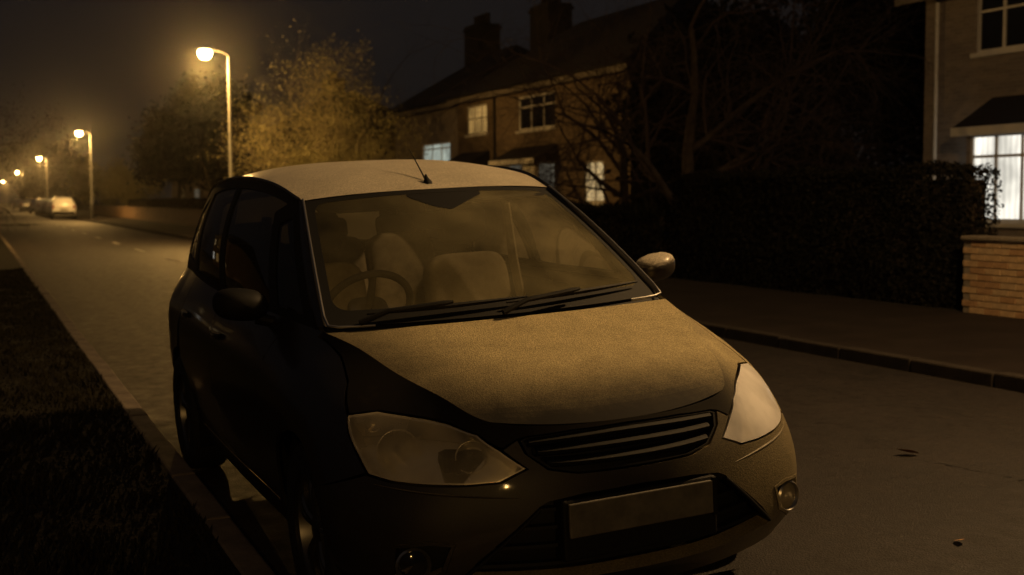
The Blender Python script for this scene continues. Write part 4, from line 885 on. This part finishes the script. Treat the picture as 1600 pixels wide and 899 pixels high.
# what shows through the glass
MB().box(-.74, .74, 1.02, 4.1, .24, .34).build('floor_pan', 'inner', car); MB().box(-.56, .56, .26, 1.02, .24, .66).build('engine_block', 'inner', car, bevel=.03); MB().box(-.70, .70, .985, 1.02, .3, .93).build('bulkhead', 'inner', car)
prof = [(.985, .955), (1.12, .962), (1.32, .955), (1.44, .935), (1.50, .89), (1.52, .78), (1.47, .62), (1.42, .5)]
MB().grid([[(x, y-.03*(abs(x)/.7)**2*0+.0, z-.02*(abs(x)/.7)**3+.018*math.exp(-((x+.36)/.16)**2)*(1 if 1.2 < y < 1.5 else .2)) for y, z in prof] for x in np.linspace(-.70, .70, 41)]).build('dashboard', 'dash', car, smooth=True)
def cushion(name, m, parent, c, size, rot=0, e=.35):
    P = []
    for i in range(17):
        a = -math.pi/2+math.pi*i/16; row = []
        for j in range(33):
            b = 2*math.pi*j/32; sp_ = lambda v, k: math.copysign(abs(v)**k, v)
            x, y, z = sp_(math.cos(a), e)*sp_(math.cos(b), e), sp_(math.cos(a), e)*sp_(math.sin(b), e), sp_(math.sin(a), e)
            X, Y, Z = x*size[0]/2, y*size[1]/2, z*size[2]/2; row.append((c[0]+X, c[1]+Y*math.cos(rot)+Z*math.sin(rot), c[2]-Y*math.sin(rot)+Z*math.cos(rot)))
        P.append(row)
    return MB().grid(P).build(name, m, parent, smooth=True, sharp=180)
for x in (-.33, .43):
    st = empty('front_seat', (0, 0, 0)); st.parent = car
    cushion('seat_cushion', 'seat', st, (x, 2.10, .60), (.50, .52, .16), -.1)
    cushion('seat_back', 'seat', st, (x, 2.44, .84), (.44, .15, .60), .22)
    cushion('headrest', 'seatdark', st, (x, 2.50, 1.285), (.25, .11, .20), .15, .45)
    for dx in (-.05, .05): MB().tube([(x+dx, 2.48, 1.08), (x+dx, 2.5, 1.25)], .007, 8).build('headrest_post', 'trim', st)
for x in (-.42, 0, .42):
    st = empty('rear_seat', (0, 0, 0)); st.parent = car
    cushion('seat_cushion', 'seat', st, (x, 3.10, .62), (.40, .48, .16), -.08); cushion('seat_back', 'seat', st, (x, 3.42, .92), (.40, .14, .60), .2); cushion('headrest', 'seatdark', st, (x, 3.49, 1.26), (.24, .10, .13), .15, .45)
sw = MB(); cw = Vector((-.37, 1.60, 1.0)); ax = Vector((0, .80, .60)); e1 = Vector((1, 0, 0)); e2 = ax.cross(e1)
sw.tube([cw+(e1*math.cos(a)+e2*math.sin(a))*.185 for a in np.linspace(0, 2*math.pi, 41)], .016, 10, cap=False)
so = sw.build('steering_wheel', 'dash', car, smooth=True)
cushion('wheel_hub', 'dash', so, tuple(cw-ax*.02), (.17, .06, .14), .9, .6)
for a in (R(20), R(160), R(270)): MB().tube([cw-ax*.02, cw+(e1*math.cos(a)+e2*math.sin(a))*.18], [.022, .014], 8).build('wheel_spoke', 'dash', so, smooth=True)
MB().tube([cw-ax*.02, cw-ax*.25], .03, 10).build('steering_column', 'trim', so, smooth=True)
mr_ = cushion('rear_view_mirror', 'trim', car, (.0, 1.66, 1.345), (.27, .04, .08), .1, .5)
MB().tube([(0, 1.64, 1.35), (0, 1.60, 1.40)], .012, 8).build('mirror_stem', 'trim', mr_)
for x in (-.33, .33): cushion('sun_visor', 'seatdark', car, (x, 1.76, 1.435), (.40, .16, .022), -.45 if x < 0 else -.25, .4)
for s in (-1, 1):
    patch(S, sgn([(1.9, .14), (1.9, VM-.01), (4.3, VM-.01), (4.3, .45), (3.55, .14)], s), step=.15, skirt=0, off=-.07).build('door_trim', 'seatdark', car, smooth=True)
    MB().tube([(s*.60, 2.32, 1.38), (s*.62, 2.30, 1.1), (s*.70, 2.3, .6)], [.022, .024, .02], 6).build('seat_belt', 'seat', car)

# ------------------------------------------------------------------ cars parked far down the road
def far_car(x, y, paint, label, L=4.4, Wd=1.8, H=1.62, face=1):
    t = empty('far_parked_car', (x, y, zr(x)+.0), label, 'car', 'cars parked far along the right kerb')
    w = Wd/2
    # cross sections along the length: (y, half width low, belt height, roof height, half width roof, nose)
    st = [(0, .80, .80, .82, .60), (.06, .90, .95, 1.05, .62), (.35, 1, 1.0, H-.10, .60), (.9, 1, 1.0, H, .62), (1.9, 1, .98, H, .62), (2.7, 1, .96, H-.12, .60), (3.25, 1, .94, 1.02, .66), (3.9, .97, .86, .90, .70), (4.3, .88, .66, .70, .66), (L, .78, .5, .54, .6)]
    P = []
    for yy, k, b, r, wr in st:
        wl = w*k; P.append([(-wl*.9, yy, .25), (-wl, yy, .45), (-wl, yy, b*.8), (-wl*.96, yy, b), (-wr*w/.9, yy, r-.06), (-wr*w/.9+.12, yy, r), (0, yy, r+.02), (wr*w/.9-.12, yy, r), (wr*w/.9, yy, r-.06), (wl*.96, yy, b), (wl, yy, b*.8), (wl, yy, .45), (wl*.9, yy, .25)])
    b = MB().grid(P); k = len(b.v); b.f.append(tuple(range(13))[::-1]); b.f.append(tuple(range(k-13, k)))
    b.build('body', paint, t, smooth=True, sharp=40)
    MB().add([(-.60, .16, 1.05), (.60, .16, 1.05), (.52, .325, H-.20), (-.52, .325, H-.20)], [(0, 1, 2, 3)]).build('rear_screen', 'darkglass', t)
    for s in (-1, 1):
        MB().add([(s*w*.985, .55, 1.02), (s*w*.985, 2.9, .98), (s*(.61*w/.9+.03), 2.55, H-.2), (s*(.62*w/.9+.03), .75, H-.14)], [(0, 1, 2, 3)]).build('side_window', 'darkglass', t)
        MB().box(s*w*.80-.07, s*w*.80+.07, -.012, .10, .78, 1.02).build('tail_light', 'tail', t, bevel=.02)
        for yy in (.75, 3.5):
            wl = MB().lathe([(.0, -.1), (.2, -.1), (.32, -.08), (.32, .08), (.2, .1)], (s*(w-.10), yy, .32), (s, 0, 0), 24).build('wheel', 'rubber', t, smooth=True)
            MB().lathe([(.2, .1), (.17, .085), (0, .09)], (s*(w-.10), yy, .32), (s, 0, 0), 20).build('rim', 'alloy', wl, smooth=True)
    MB().box(-.26, .26, -.022, .01, .62, .73).build('number_plate', 'plate', t); MB().box(-w*.86, w*.86, -.05, .12, .30, .55).build('rear_bumper', 'trim', t, bevel=.04)
    return t
far_car(6.05, 95.5, 'white_paint', 'white estate car parked under the second street lamp, nearest of the far cars')
far_car(6.05, 106, 'silver_paint', 'pale car parked just beyond the white estate car', H=1.5)
far_car(6.05, 118, 'white_paint', 'third far car in the row, small and pale', H=1.5)
far_car(6.05, 100.6, 'white_paint', 'second far car close behind the white estate car', H=1.5)
far_car(6.05, 111, 'white_paint', 'pale car in the middle of the far row', H=1.45)
far_car(6.05, 132, 'white_paint', 'pale small car well behind the others in the far row', H=1.5)
far_car(6.05, 160, 'silver_paint', 'tiny car parked near the third street lamp', H=1.5)
far_car(6.05, 190, 'white_paint', 'farthest tiny parked car at the left edge', H=1.5)

# ------------------------------------------------------------------ cold hazy air
if HAZE:
    hz = MB().box(-460, 460, -70, 710, -1.2, 30).build('haze', 'inner'); tag(hz, kind='stuff')
    m = bpy.data.materials.new('haze_air'); m.use_nodes = True; n = m.node_tree.nodes; n.clear(); o = n.new('ShaderNodeOutputMaterial'); v = n.new('ShaderNodeVolumePrincipled')
    v.inputs['Color'].default_value = (.9, .88, .85, 1); v.inputs['Density'].default_value = HAZE; v.inputs['Anisotropy'].default_value = .95; m.node_tree.links.new(v.outputs[0], o.inputs['Volume'])
    hz.data.materials.clear(); hz.data.materials.append(m); hz.display_type = 'WIRE'
    hz['label'] = 'thin cold haze in the night air'; hz['category'] = 'haze'
